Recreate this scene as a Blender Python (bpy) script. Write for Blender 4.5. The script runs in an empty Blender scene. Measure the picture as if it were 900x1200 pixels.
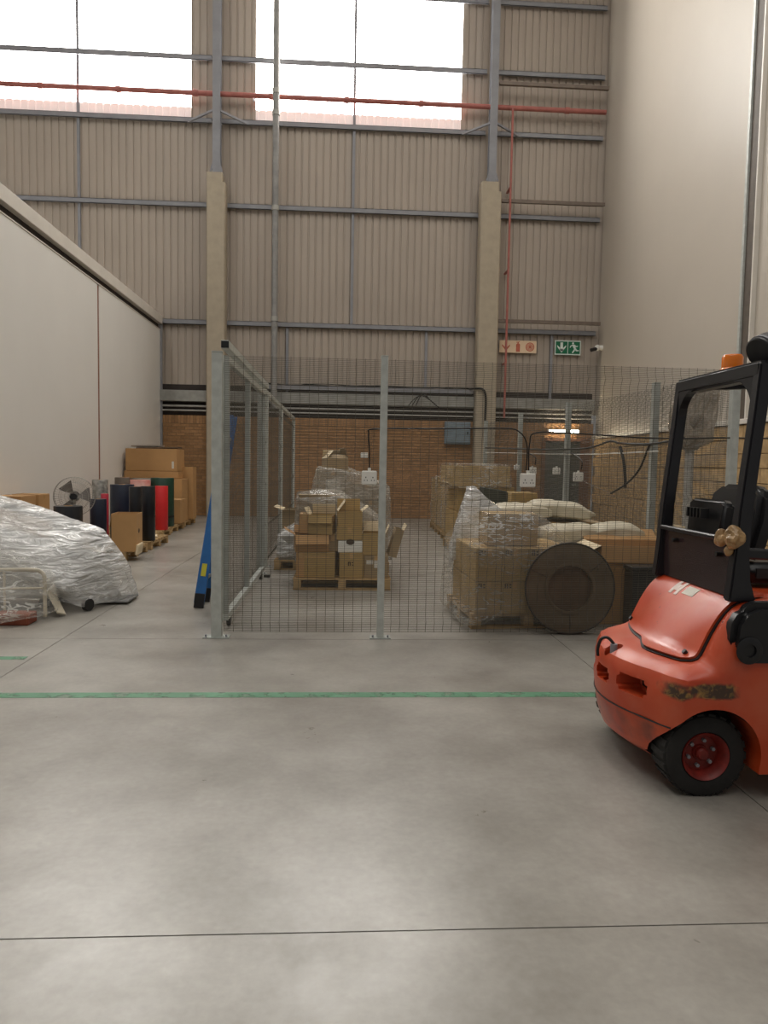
import bpy, bmesh, math, random
from mathutils import Vector, Matrix, noise
random.seed(7)
S = bpy.context.scene
COL = S.collection
R = math.radians

# ------------------------------------------------------------------ camera
YAW, PITCH, ROLL, FPX, CAMH = R(3.42), R(3.79), R(1.015), 840.0, 1.5
fw = Vector((math.sin(YAW)*math.cos(PITCH), math.cos(YAW)*math.cos(PITCH), -math.sin(PITCH)))
rt = Vector((math.cos(YAW), -math.sin(YAW), 0))
up = rt.cross(fw)
rr = rt*math.cos(ROLL) + up*math.sin(ROLL)
uu = -rt*math.sin(ROLL) + up*math.cos(ROLL)
cd = bpy.data.cameras.new('camera'); cam = bpy.data.objects.new('camera', cd); COL.objects.link(cam)
cd.sensor_fit = 'VERTICAL'; cd.sensor_height = 36; cd.lens = FPX/1200*36; cd.clip_start = .05; cd.clip_end = 200
m = Matrix((rr, uu, -fw)).transposed().to_4x4(); m.translation = (0, 0, CAMH)
cam.matrix_world = m
S.camera = cam

# ------------------------------------------------------------------ world, lights, exposure
w = bpy.data.worlds.new('world'); S.world = w; w.use_nodes = True
bg = w.node_tree.nodes['Background']; bg.inputs[0].default_value = (1.0, .97, .93, 1); bg.inputs[1].default_value = .14
def rooflight(x, y, sx, sy, power):
    l = bpy.data.lights.new('rooflight', 'AREA'); l.shape = 'RECTANGLE'; l.size = sx; l.size_y = sy
    l.energy = power; l.color = (1, .97, .93)
    o = bpy.data.objects.new('rooflight', l); COL.objects.link(o); o.location = (x, y, 16.7)
rooflight(-7, 3, 1.6, 22, 520)
rooflight(0.2, 3, 1.6, 22, 520)
rooflight(6.0, 3, 1.2, 22, 340)
WINDOW_STRENGTH = 11.0
S.view_settings.view_transform = 'Standard'; S.view_settings.look = 'None'
S.view_settings.exposure = 0.55; S.view_settings.gamma = 1; S.view_settings.use_curve_mapping = False

# ------------------------------------------------------------------ materials
def lin(c):
    return tuple(((x/255)/12.92 if x/255 <= .04045 else ((x/255+.055)/1.055)**2.4) for x in c)
MATS = {}
def mat(name, rgb, rough=.6, metal=0, var=.12, scale=6, bump=0, bscale=40, island=0, spec=.5, rgb2=None, coat=0):
    if name in MATS: return MATS[name]
    M = bpy.data.materials.new(name); M.use_nodes = True; nt = M.node_tree; N = nt.nodes; L = nt.links
    p = N['Principled BSDF']; p.inputs['Roughness'].default_value = rough; p.inputs['Metallic'].default_value = metal
    p.inputs['Specular IOR Level'].default_value = spec; p.inputs['Coat Weight'].default_value = coat
    c = lin(rgb); c2 = lin(rgb2) if rgb2 else tuple(x*(1-var*2) for x in c)
    tc = N.new('ShaderNodeTexCoord'); nz = N.new('ShaderNodeTexNoise'); nz.inputs['Scale'].default_value = scale
    nz.inputs['Detail'].default_value = 6; L.new(tc.outputs['Object'], nz.inputs['Vector'])
    rp = N.new('ShaderNodeValToRGB'); rp.color_ramp.elements[0].position = .32; rp.color_ramp.elements[1].position = .68
    rp.color_ramp.elements[0].color = (*c2, 1); rp.color_ramp.elements[1].color = (*c, 1)
    L.new(nz.outputs['Fac'], rp.inputs['Fac']); out = rp.outputs['Color']
    if island:
        ge = N.new('ShaderNodeNewGeometry'); oi = N.new('ShaderNodeObjectInfo')
        ad = N.new('ShaderNodeMath'); ad.operation = 'ADD'; L.new(ge.outputs['Random Per Island'], ad.inputs[0]); L.new(oi.outputs['Random'], ad.inputs[1])
        fr = N.new('ShaderNodeMath'); fr.operation = 'FRACT'; L.new(ad.outputs[0], fr.inputs[0])
        mr = N.new('ShaderNodeMapRange'); mr.inputs['To Min'].default_value = 1-island; mr.inputs['To Max'].default_value = 1+island
        L.new(fr.outputs[0], mr.inputs['Value'])
        hs = N.new('ShaderNodeHueSaturation'); L.new(mr.outputs['Result'], hs.inputs['Value']); L.new(out, hs.inputs['Color']); out = hs.outputs['Color']
    L.new(out, p.inputs['Base Color'])
    if bump:
        n2 = N.new('ShaderNodeTexNoise'); n2.inputs['Scale'].default_value = bscale; n2.inputs['Detail'].default_value = 4
        L.new(tc.outputs['Object'], n2.inputs['Vector'])
        b = N.new('ShaderNodeBump'); b.inputs['Strength'].default_value = bump; b.inputs['Distance'].default_value = .01
        L.new(n2.outputs['Fac'], b.inputs['Height']); L.new(b.outputs['Normal'], p.inputs['Normal'])
    MATS[name] = M
    return M
def emit(name, rgb, strength):
    if name in MATS: return MATS[name]
    M = bpy.data.materials.new(name); M.use_nodes = True; p = M.node_tree.nodes['Principled BSDF']
    p.inputs['Base Color'].default_value = (.8, .8, .8, 1)
    p.inputs['Emission Color'].default_value = (*lin(rgb), 1); p.inputs['Emission Strength'].default_value = strength
    MATS[name] = M; return M
def film(name, a0, a1, rgb, scale=5, stretch=(1, 1, 1), bumpd=.02, rough=.16, ang=0):
    M = bpy.data.materials.new(name); M.use_nodes = True; nt = M.node_tree; N = nt.nodes; L = nt.links
    p = N['Principled BSDF']; p.inputs['Base Color'].default_value = (*lin(rgb), 1); p.inputs['Roughness'].default_value = rough
    p.inputs['Specular IOR Level'].default_value = .8
    tc = N.new('ShaderNodeTexCoord'); mp = N.new('ShaderNodeMapping'); mp.inputs['Scale'].default_value = stretch; mp.inputs['Rotation'].default_value = (0, R(ang), 0)
    L.new(tc.outputs['Object'], mp.inputs['Vector'])
    nz = N.new('ShaderNodeTexNoise'); nz.inputs['Scale'].default_value = scale; nz.inputs['Detail'].default_value = 5; nz.inputs['Distortion'].default_value = .8
    L.new(mp.outputs['Vector'], nz.inputs['Vector'])
    def mth(op, x, y=None, z=None):
        k = N.new('ShaderNodeMath'); k.operation = op; k.use_clamp = False
        for i_, q_ in enumerate((x, y, z)):
            if q_ is None: continue
            if isinstance(q_, (int, float)): k.inputs[i_].default_value = q_
            else: L.new(q_, k.inputs[i_])
        return k.outputs[0]
    rg = mth('ABSOLUTE', mth('SUBTRACT', nz.outputs['Fac'], .5))      # thin wrinkle lines at the noise middle, their bright glints painted in as opacity
    ln = N.new('ShaderNodeMapRange'); ln.interpolation_type = 'SMOOTHSTEP'; ln.inputs['From Min'].default_value = 0; ln.inputs['From Max'].default_value = .035
    ln.inputs['To Min'].default_value = 1; ln.inputs['To Max'].default_value = 0; L.new(rg, ln.inputs['Value'])
    n2 = N.new('ShaderNodeTexNoise'); n2.inputs['Scale'].default_value = 2.2; n2.inputs['Detail'].default_value = 3; L.new(tc.outputs['Object'], n2.inputs['Vector'])
    ms = N.new('ShaderNodeMapRange'); ms.inputs['From Min'].default_value = .4; ms.inputs['From Max'].default_value = .62; L.new(n2.outputs['Fac'], ms.inputs['Value'])
    lm_ = mth('MULTIPLY', ln.outputs['Result'], mth('MULTIPLY_ADD', ms.outputs['Result'], .8, .2))
    mr = N.new('ShaderNodeMapRange'); mr.inputs['To Min'].default_value = a0; mr.inputs['To Max'].default_value = a1
    L.new(mth('MULTIPLY_ADD', ms.outputs['Result'], .25, mth('MULTIPLY', lm_, .9)), mr.inputs['Value'])
    b = N.new('ShaderNodeBump'); b.inputs['Strength'].default_value = 1; b.inputs['Distance'].default_value = bumpd
    L.new(nz.outputs['Fac'], b.inputs['Height']); L.new(b.outputs['Normal'], p.inputs['Normal'])
    tr = N.new('ShaderNodeBsdfTransparent'); mx = N.new('ShaderNodeMixShader')
    L.new(mr.outputs['Result'], mx.inputs['Fac']); L.new(tr.outputs[0], mx.inputs[1]); L.new(p.outputs[0], mx.inputs[2])
    L.new(mx.outputs[0], N['Material Output'].inputs['Surface'])
    MATS[name] = M; return M

SHEET = mat('profiled_sheet', (174, 162, 149), .55, var=.04, scale=.6)
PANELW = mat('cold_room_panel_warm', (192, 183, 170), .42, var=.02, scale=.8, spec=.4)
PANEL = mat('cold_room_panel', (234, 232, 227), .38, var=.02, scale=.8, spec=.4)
FLASH = mat('pale_flashing', (222, 216, 206), .4, var=.04, scale=3)
DARKGAP = mat('dark_gap', (58, 50, 46), .8)
STEEL = mat('painted_steel', (144, 145, 150), .5, var=.08, scale=4)
GALV = mat('galvanised', (196, 200, 194), .42, .12, var=.1, scale=14)
GALV2 = mat('galvanised_dull', (176, 180, 174), .5, .12, var=.12, scale=10)
WIRE = mat('mesh_wire', (96, 92, 82), .55, .25, var=.05)
CONC = mat('column_concrete', (180, 168, 148), .85, var=.06, scale=5, bump=.15)
BRICK = mat('face_brick', (168, 128, 88), .85, var=.1, scale=20, island=.16, bump=.2)
MORTAR = mat('mortar', (146, 124, 98), .9)
BLOCK = mat('stock_block', (190, 158, 112), .85, var=.14, scale=9, bump=.3, island=.12)
RED = mat('red_pipe_paint', (178, 106, 96), .5)
PIPEGREY = mat('pipe_grey', (176, 174, 168), .5)
RAILBROWN = mat('rail_brown', (122, 108, 96), .5)
WHITEPL = mat('white_plastic', (232, 230, 222), .4, var=.02)
BLACKPL = mat('black_plastic', (26, 26, 28), .38, var=.1, scale=20)
RUBBER = mat('tyre_rubber', (38, 36, 34), .85, var=.15, scale=18, bump=.2)
CABLE = mat('black_cable', (24, 23, 22), .5)
CARD = mat('cardboard', (188, 146, 96), .8, var=.06, scale=3)
CARD2 = mat('cardboard_olive', (176, 146, 92), .8, var=.07, scale=3)
CARD3 = mat('cardboard_dull', (160, 138, 104), .8, var=.07, scale=3)
CARDIN = mat('cardboard_pale', (222, 204, 170), .8, var=.04)
TAPE = mat('parcel_tape', (196, 160, 108), .25, var=.04)
PRINT = mat('carton_print', (74, 58, 44), .8)
LABEL = mat('paper_label', (226, 220, 206), .7)
WOOD = mat('pallet_wood', (188, 156, 108), .8, var=.14, scale=7, island=.12, bump=.2)
ORANGE = None
GUARD = mat('guard_black_paint', (34, 34, 38), .32, var=.1, scale=12)
CREAM = mat('cream_steel', (206, 196, 174), .45)
BLUE = mat('ladder_blue', (38, 104, 170), .45)

# ------------------------------------------------------------------ mesh helpers
class MB:
    def __init__(s): s.v = []; s.f = []
    def add(s, vs, fs, M=None):
        o = len(s.v)
        s.v += [tuple(M @ Vector(v)) if M else tuple(v) for v in vs]
        s.f += [tuple(i+o for i in f) for f in fs]; return s
    def box(s, x0, x1, y0, y1, z0, z1, M=None):
        return s.add([(x0,y0,z0),(x1,y0,z0),(x1,y1,z0),(x0,y1,z0),(x0,y0,z1),(x1,y0,z1),(x1,y1,z1),(x0,y1,z1)],
              [(0,3,2,1),(4,5,6,7),(0,1,5,4),(1,2,6,5),(2,3,7,6),(3,0,4,7)], M)
    def bar(s, a, b, wd, ht, upv=(0, 0, 1)):
        a = Vector(a); b = Vector(b); d = (b-a).normalized(); sd = d.cross(Vector(upv))
        if sd.length < 1e-4: sd = d.cross(Vector((0, 1, 0)))
        sd.normalize(); u = sd.cross(d).normalized()
        p = []
        for q in (a, b):
            for i, j in ((-1,-1),(1,-1),(1,1),(-1,1)): p.append(q + sd*wd/2*i + u*ht/2*j)
        return s.add(p, [(0,1,2,3),(7,6,5,4),(0,4,5,1),(1,5,6,2),(2,6,7,3),(3,7,4,0)])
    def tube(s, pts, r, seg=8, caps=True, closed=False):
        P = [Vector(p) for p in pts]; n = len(P); rings = []; prev = None
        for i in range(n):
            if closed: t = P[(i+1) % n]-P[i-1]
            else: t = P[min(i+1, n-1)]-P[max(i-1, 0)]
            t.normalize()
            if prev is None:
                a = Vector((0, 0, 1)) if abs(t.z) < .9 else Vector((1, 0, 0)); u = t.cross(a).normalized()
            else:
                u = (prev-t*prev.dot(t))
                u = u.normalized() if u.length > 1e-6 else t.orthogonal().normalized()
            prev = u; v = t.cross(u); rad = r[i] if isinstance(r, (list, tuple)) else r
            rings.append([P[i]+(u*math.cos(2*math.pi*k/seg)+v*math.sin(2*math.pi*k/seg))*rad for k in range(seg)])
        vs = [p for q in rings for p in q]; fs = []
        for i in range(n if closed else n-1):
            j = (i+1) % n
            for k in range(seg): fs.append((i*seg+k, i*seg+(k+1) % seg, j*seg+(k+1) % seg, j*seg+k))
        if caps and not closed: fs += [tuple(range(seg-1, -1, -1)), tuple((n-1)*seg+k for k in range(seg))]
        return s.add(vs, fs)
    def lathe(s, prof, seg=24, M=None):
        vs = []; fs = []; n = len(prof)
        for (r, z) in prof:
            for k in range(seg): a = 2*math.pi*k/seg; vs.append((r*math.cos(a), r*math.sin(a), z))
        for i in range(n-1):
            for k in range(seg): fs.append((i*seg+k, i*seg+(k+1) % seg, (i+1)*seg+(k+1) % seg, (i+1)*seg+k))
        if prof[0][0] > 1e-5: fs.append(tuple(range(seg-1, -1, -1)))
        if prof[-1][0] > 1e-5: fs.append(tuple((n-1)*seg+k for k in range(seg)))
        return s.add(vs, fs, M)
    def prism(s, poly, h, M=None):
        n = len(poly); vs = [(x, y, 0) for x, y in poly]+[(x, y, h) for x, y in poly]
        fs = [tuple(range(n-1, -1, -1)), tuple(range(n, 2*n))]+[(i, (i+1) % n, n+(i+1) % n, n+i) for i in range(n)]
        return s.add(vs, fs, M)
    def build(s, name, mt, parent=None, loc=None, smooth=None, bevel=0, bseg=1):
        me = bpy.data.meshes.new(name)
        bm = bmesh.new(); vv = [bm.verts.new(v) for v in s.v]
        for f in s.f:
            try: bm.faces.new([vv[i] for i in f])
            except ValueError: pass
        bmesh.ops.remove_doubles(bm, verts=bm.verts, dist=1e-6)
        bmesh.ops.recalc_face_normals(bm, faces=bm.faces)
        if bevel:
            ed = [e for e in bm.edges if len(e.link_faces) == 2 and e.calc_face_angle(0) > .5]
            bmesh.ops.bevel(bm, geom=ed, offset=bevel, segments=bseg, affect='EDGES', clamp_overlap=True)
        bm.to_mesh(me); bm.free()
        if smooth:
            for p in me.polygons: p.use_smooth = True
            me.set_sharp_from_angle(angle=R(smooth))
        me.materials.append(mt)
        o = bpy.data.objects.new(name, me); COL.objects.link(o)
        if parent: o.parent = parent
        if loc: o.location = loc
        return o
def tag(o, label=None, cat=None, group=None, kind=None):
    if label: o['label'] = label
    if cat: o['category'] = cat
    if group: o['group'] = group
    if kind: o['kind'] = kind
    return o
def thing(name, label, cat, loc=(0, 0, 0), rz=0, group=None, rot=None):
    o = bpy.data.objects.new(name, None); COL.objects.link(o); o.empty_display_size = .1
    o.location = loc; o.rotation_euler = rot if rot else (0, 0, R(rz))
    return tag(o, label, cat, group)
def struct(o): o['kind'] = 'structure'; return o
def sempty(name):
    o = bpy.data.objects.new(name, None); COL.objects.link(o); o['kind'] = 'structure'; return o
def share(o, name, parent, loc=(0, 0, 0), rot=(0, 0, 0)):
    c = o.copy(); c.name = name; COL.objects.link(c); c.parent = parent; c.location = loc; c.rotation_euler = rot; return c
def circ(r, n, a0=0, a1=2*math.pi, cx=0, cy=0):
    return [(cx+r*math.cos(a0+(a1-a0)*i/n), cy+r*math.sin(a0+(a1-a0)*i/n)) for i in range(n+(0 if abs(a1-a0-2*math.pi) < 1e-6 else 1))]
def smoothpath(pts, n=6):
    P = [Vector(p) for p in pts]; out = []
    for i in range(len(P)-1):
        p0, p1, p2, p3 = P[max(i-1, 0)], P[i], P[i+1], P[min(i+2, len(P)-1)]
        for k in range(n):
            t = k/n
            out.append(.5*((2*p1)+(p2-p0)*t+(2*p0-5*p1+4*p2-p3)*t*t+(3*p1-p0-3*p2+p3)*t**3))
    out.append(P[-1]); return out

# ================================================================== SETTING
# ---- floor: dark sub-base and concrete slabs with saw-cut joints
def floor_material():
    M = bpy.data.materials.new('polished_concrete'); M.use_nodes = True; nt = M.node_tree; N = nt.nodes; L = nt.links
    p = N['Principled BSDF']; tc = N.new('ShaderNodeTexCoord')
    n1 = N.new('ShaderNodeTexNoise'); n1.inputs['Scale'].default_value = 1.3; n1.inputs['Detail'].default_value = 8; n1.inputs['Roughness'].default_value = .62
    L.new(tc.outputs['Object'], n1.inputs['Vector'])
    rp = N.new('ShaderNodeValToRGB'); e = rp.color_ramp.elements
    e[0].position = .3; e[0].color = (*lin((122, 117, 109)), 1); e[1].position = .7; e[1].color = (*lin((160, 156, 148)), 1)
    L.new(n1.outputs['Fac'], rp.inputs['Fac'])
    n2 = N.new('ShaderNodeTexNoise'); n2.inputs['Scale'].default_value = 30; n2.inputs['Detail'].default_value = 4; L.new(tc.outputs['Object'], n2.inputs['Vector'])
    mx = N.new('ShaderNodeMix'); mx.data_type = 'RGBA'; mx.blend_type = 'OVERLAY'; mx.inputs['Factor'].default_value = .16
    L.new(rp.outputs['Color'], mx.inputs['A']); L.new(n2.outputs['Fac'], mx.inputs['B'])
    # scattered dark specks and scuffs
    n3 = N.new('ShaderNodeTexNoise'); n3.inputs['Scale'].default_value = 11; n3.inputs['Detail'].default_value = 2; L.new(tc.outputs['Object'], n3.inputs['Vector'])
    r3 = N.new('ShaderNodeValToRGB'); r3.color_ramp.elements[0].position = .20; r3.color_ramp.elements[0].color = (.35, .33, .3, 1)
    r3.color_ramp.elements[1].position = .222; r3.color_ramp.elements[1].color = (1, 1, 1, 1); L.new(n3.outputs['Fac'], r3.inputs['Fac'])
    mm = N.new('ShaderNodeMix'); mm.data_type = 'RGBA'; mm.blend_type = 'MULTIPLY'; mm.inputs['Factor'].default_value = 1
    L.new(mx.outputs['Result'], mm.inputs['A']); L.new(r3.outputs['Color'], mm.inputs['B'])
    L.new(mm.outputs['Result'], p.inputs['Base Color'])
    n4 = N.new('ShaderNodeTexNoise'); n4.inputs['Scale'].default_value = 2.2; n4.inputs['Detail'].default_value = 9; n4.inputs['Roughness'].default_value = .7
    L.new(tc.outputs['Object'], n4.inputs['Vector'])
    mr = N.new('ShaderNodeMapRange'); mr.inputs['From Min'].default_value = .22; mr.inputs['From Max'].default_value = .76
    mr.inputs['To Min'].default_value = .24; mr.inputs['To Max'].default_value = .42; L.new(n4.outputs['Fac'], mr.inputs['Value'])
    L.new(mr.outputs['Result'], p.inputs['Roughness']); p.inputs['Specular IOR Level'].default_value = .5
    return M
FLOORM = floor_material()
floor = struct(MB().box(-14, 11, -8, 20.5, -.2, -.012).build('floor', DARKGAP))
XJ = [-14, -10.7, -6.5, -2.31, 1.9, 6.1, 11]; YJ = [-8, -1.9, 2.21, 6.06, 10.2, 14.4, 20.3]
for i in range(6):
    for j in range(6):
        g_ = .003
        MB().box(XJ[i]+g_, XJ[i+1]-g_, YJ[j]+g_, YJ[j+1]-g_, -.012, 0).build('slab', FLOORM, floor)

# ---- back wall
YB = 20.2
wall = sempty('wall_back')
def sheet(x0, x1, z0, z1, y=YB, mt=None, name='sheeting'):
    mb = MB(); pitch = .195; prof = []
    k = math.floor(x0/pitch)-1
    while k*pitch < x1+pitch:
        b = k*pitch
        prof += [(b, 0), (b+.14, 0), (b+.15, .028), (b+.185, .028)]
        k += 1
    pts = []
    for i in range(len(prof)-1):
        (xa, ya), (xb, yb) = prof[i], prof[i+1]
        if xb <= x0 or xa >= x1: continue
        fa = max(x0, xa); fb = min(x1, xb)
        f = lambda x: ya+(yb-ya)*(x-xa)/max(xb-xa, 1e-6)
        if not pts: pts.append((fa, f(fa)))
        pts.append((fb, f(fb)))
    n = len(pts)
    vs = [(x, y+yy, z0) for x, yy in pts]+[(x, y+yy, z1) for x, yy in pts]
    mb.add(vs, [(i, i+1, n+i+1, n+i) for i in range(n-1)])
    mb.box(x0, x1, y+.05, y+.09, z0, z1)
    return mb.build(name, mt or SHEET, wall)
ZT = 17.2
W1 = (-9.97, -4.17); W2 = (-2.45, 3.13); WZ0, WZ1 = 10.98, 15.2
edges = [-15, W1[0], W1[1], W2[0], W2[1], 7.3]
for i in range(5):
    a, b = edges[i], edges[i+1]
    if i in (1, 3):
        sheet(a, b, 3.0, WZ0-.30); sheet(a, b, WZ1, ZT)
    else: sheet(a, b, 3.0, ZT)
# translucent window sheets
LIP = emit('window_lip_sheet', (226, 190, 178), .22)  # faint glow of its own stands in for daylight shining through the lip
WIN = emit('daylight_sheet', (255, 252, 246), WINDOW_STRENGTH)
for n_, (a, b) in enumerate((W1, W2)):
    wn = sempty('window_%d' % (n_+1))
    mid = -7.12 if n_ == 0 else .21
    for (xa, xb) in ((a, mid), (mid, b)):
        for (za, zb) in ((WZ0, 12.2), (12.2, 14.05), (14.05, WZ1)):
            MB().box(xa, xb, YB+.03, YB+.06, za, zb).build('pane', WIN, wn)
    # corrugated lip under the panes
    o = sheet(a, b, WZ0-.30, WZ0, YB-.02, LIP, 'lip_sheet'); o.parent = wn
# girts
def rail(x0, x1, y, z, h=.1, d=.12, mt=STEEL, name='girt'):
    mb = MB(); mb.box(x0, x1, y-d, y-.0, z+h/2-.012, z+h/2); mb.box(x0, x1, y-d, y-d+.012, z-h/2, z+h/2); mb.box(x0, x1, y-d, y-d+.04, z-h/2, z-h/2+.012)
    return mb.build(name, mt, wall)
for z in (5.28, 8.40, 10.60, 12.22, 14.05):
    for a, b in ((-15, -3.6), (-3.35, 3.8), (4.05, 7.08)):
        rail(a, b, YB-.005, z, .13)
for z in (5.50, 8.72, 11.80):
    MB().box(4.1, 7.1, YB-.42, YB-.34, z-.045, z+.045).build('stand_off_rail', RAILBROWN, wall)
for x, z0, z1 in ((-7.12, 3.4, 17), (.21, 5.28, 17), (-1.55, 3.4, 5.28), (5.85, 3.4, 5.28), (2.3, 3.4, 5.28)):
    MB().box(x-.035, x+.035, YB-.07, YB-.005, z0, z1).build('sag_post', STEEL, wall)
# ledge beam and conduits between sheeting and brick
MB().box(-4.95, 7.08, YB-.02, YB+.1, 2.75, 3.6).build('ledge_shadow_backing', DARKGAP, wall)  # dark box painted as the shadow in the recess around the beam
MB().box(-4.95, 7.08, YB-.3, YB-.06, 3.12, 3.42).build('ledge_beam', mat('beam_grey', (158, 158, 152), .5), wall, bevel=.01)
for z, r in ((3.0, .03), (2.88, .025)):
    MB().tube([(-4.95, YB-.2, z), (7.05, YB-.2, z)], r, 8).build('conduit', PIPEGREY, wall, smooth=40)
# brick
BY = YB-.16
MB().box(-5.0, 7.1, BY+.012, YB+.1, 0, 2.74).build('mortar_bed', MORTAR, wall)
mb = MB(); bl, bh, jt = .222, .073, .011; row = 0; z = 0.0
while z+bh < 2.53:
    x = -5.0-(bl/2 if row % 2 else 0)
    while x < 7.1:
        xa, xb = max(x, -5.0), min(x+bl, 7.09)
        if xb-xa > .03:
            dd = random.uniform(-.003, .003); mb.box(xa, xb, BY+dd, BY+.05, z+jt, z+jt+bh)
        x += bl+jt
    z += bh+jt; row += 1
x = -5.0
while x < 7.05:
    mb.box(x, x+bh, BY-.004+random.uniform(-.002, .002), BY+.05, 2.535, 2.75); x += bh+jt
tag(mb.build('bricks', BRICK, wall), kind='stuff')
# ---- door in the back wall
door = sempty('door_1')
DOORM = mat('door_grey_green', (66, 72, 70), .55); JAMB = mat('door_jamb_brown', (112, 76, 56), .7)
MB().box(5.72, 6.72, BY-.05, BY-.012, .02, 2.24).build('leaf', DOORM, door, bevel=.004)
mb = MB(); mb.box(5.62, 5.72, BY-.08, BY-.008, 0, 2.34); mb.box(6.72, 6.98, BY-.08, BY-.008, 0, 2.34); mb.box(5.72, 6.72, BY-.08, BY-.008, 2.24, 2.34)
mb.build('door_frame', JAMB, door)
MB().tube([(6.62, BY-.05, 1.02), (6.62, BY-.1, 1.02), (6.5, BY-.1, 1.02)], .012, 8).build('handle', GALV, door)

# ---- left cold-room wall
wl = sempty('wall_left'); XL = -4.95
mb = MB(); mb.box(XL-.15, XL, 15.08, 19.95, 0, 5.02); mb.build('panel', PANEL, wl, bevel=.004)
MB().box(XL-.15, XL, 9.0, 14.97, 0, 5.02).build('panel', PANEL, wl, bevel=.004)
MB().box(XL-.15, XL, 2.0, 8.96, 0, 5.02).build('panel', PANEL, wl, bevel=.004)
MB().box(XL-.14, XL-.012, 2.0, 19.95, 0, 5.0).build('joint_seal', mat('joint_seal', (150, 104, 84), .7), wl)
MB().box(XL-.15, XL-.05, 2.0, 19.98, 5.02, 5.17).build('dark_recess', DARKGAP, wl)
MB().box(XL-.15, XL+.012, 2.0, 19.98, 5.02, 5.04).build('edge_strip', FLASH, wl)
MB().box(XL-.2, XL+.06, 2.0, 19.98, 5.17, 5.40).build('top_flashing', FLASH, wl, bevel=.006)
MB().box(XL-.15, XL+.05, 19.955, 20.03, 0, 5.17).build('end_channel', STEEL, wl)
MB().box(-14, XL-.2, 2, 20, 5.0, 5.1).build('roof_panel', PANEL, wl)
MB().box(XL, XL+.03, 2, 19.9, 0, .1).build('baseboard_left', FLASH)
bpy.data.objects['baseboard_left']['kind'] = 'structure'

# ---- right wall
wr = sempty('wall_right'); XR = 7.1
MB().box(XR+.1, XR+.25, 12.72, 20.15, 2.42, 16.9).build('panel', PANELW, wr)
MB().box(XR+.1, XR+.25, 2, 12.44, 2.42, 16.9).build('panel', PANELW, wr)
MB().box(XR+.06, XR+.1, 12.40, 12.76, 2.42, 16.9).build('joint_channel', mat('joint_channel', (96, 86, 76), .6), wr)
MB().box(XR+.02, XR+.1, 12.71, 12.78, 2.42, 16.9).build('channel_edge', GALV, wr)
MB().box(XR+.02, XR+.1, 12.38, 12.42, 2.42, 16.9).build('channel_edge', FLASH, wr)
MB().box(XR-.04, XR+.1, 2, 20.1, 2.33, 2.42).build('ledge_trim', FLASH, wr, bevel=.006)
MB().box(XR+.05, XR+.25, 2, 20.1, 0, 2.40).build('mortar_bed', MORTAR, wr)
blk = MB().box(0, .14, 0, .388, 0, .245).build('block', BLOCK, wr, bevel=.006)
blk.location = (XR, 9.2, .006); first = True
ch = .257
for rw in range(9):
    y = 9.2-(.2 if rw % 2 else 0)
    while y < 19.95:
        if y+.39 < 20.06:
            if first: first = False
            else: share(blk, 'block', wr, (XR+random.uniform(-.004, .004), y, .006+rw*ch))
        y += .4

# ---- ceiling with translucent roof strips
ce = sempty('ceiling')
CEIL = mat('roof_sheet', (168, 160, 148), .7)
for a, b in ((-14, -7.9), (-6.1, -.7), (1.1, 5.3), (6.7, 11)):
    MB().box(a, b, -8, 20.4, 17.2, 17.25).build('roof_sheet', CEIL, ce)
for y in (-6, -2, 2, 6, 10, 14, 18):
    MB().box(-14, 11, y-.04, y+.04, 16.95, 17.2).build('purlin', STEEL, ce)

# ================================================================== COLUMNS, PIPES, WALL FITTINGS
def column(x, label, wd=.5, top=9.1, sx=.0):
    t = thing('column', label, 'column', (x, 19.83, 0), group='columns against the back wall')
    h = wd/2; MB().prism([(-h+.03, -.19), (h-.03, -.19), (h, -.15), (h, .19), (-h, .19), (-h, -.15)], top-.25).build('concrete_shaft', CONC, t)
    MB().prism([(-h+.03, -.19), (h-.1, -.19), (h-.07, -.15), (h-.07, .19), (-h, .19), (-h, -.15)], .25, Matrix.Translation((0, 0, top-.25))).build('column_head', CONC, t)
    mb = MB(); mb.box(-.17+sx, .17+sx, -.13, .15, top, top+.03)
    mb.build('base_plate', STEEL, t)
    mb = MB(); mb.box(-.1+sx, .1+sx, -.12, -.105, top, 17); mb.box(-.1+sx, .1+sx, .1, .115, top, 17); mb.box(-.008+sx, .008+sx, -.105, .1, top, 17)
    mb.build('steel_shaft', STEEL, t)
    for s in (-1, 1):
        MB().bar((sx+s*.06, -.1, 10.72), (sx+s*.8, .2, 10.52), .05, .05).build('brace', STEEL, t)
    for s in (-1, 1):
        MB().bar((sx+s*.15, -.1, top+.05), (sx+s*.07, -.1, top+.3), .02, .05).build('gusset', STEEL, t)
column(-3.42, 'tall concrete column with steel upper part, left of the grey downpipe', .49)
column(3.93, 'tall concrete column with steel upper part, beside the fire equipment sign', .56, 9.15, .02)
t = thing('downpipe', 'slim pale grey downpipe running down the back wall past the right window', 'pipe', (-1.86, 19.70, 2.95))
MB().tube([(0, 0, 0), (0, 0, 13.9)], .085, 16).build('pipe', mat('downpipe_grey', (150, 149, 146), .55), t, smooth=40)
for z in (7.75, 8.3, 2.4, 5.3):
    MB().tube([(0, 0, z-.06), (0, 0, z+.06)], .1, 16).build('collar', PIPEGREY, t, smooth=40)
t = thing('sprinkler_pipe', 'red horizontal sprinkler pipe crossing below the high windows', 'pipe', (-15, YB-.28, 11.22))
MB().tube([(0, 0, 0), (22.08, 0, 0)], .065, 14).build('pipe', RED, t, smooth=40)
for x in range(1, 22, 2): MB().tube([(x-.06, 0, 0), (x+.06, 0, 0)], .085, 14).build('coupling', RED, t, smooth=40)
for x in (2.5, 8, 12.5, 17.5): MB().box(x-.02, x+.02, 0, .27, -.02, .02).build('hanger', STEEL, t)
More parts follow.
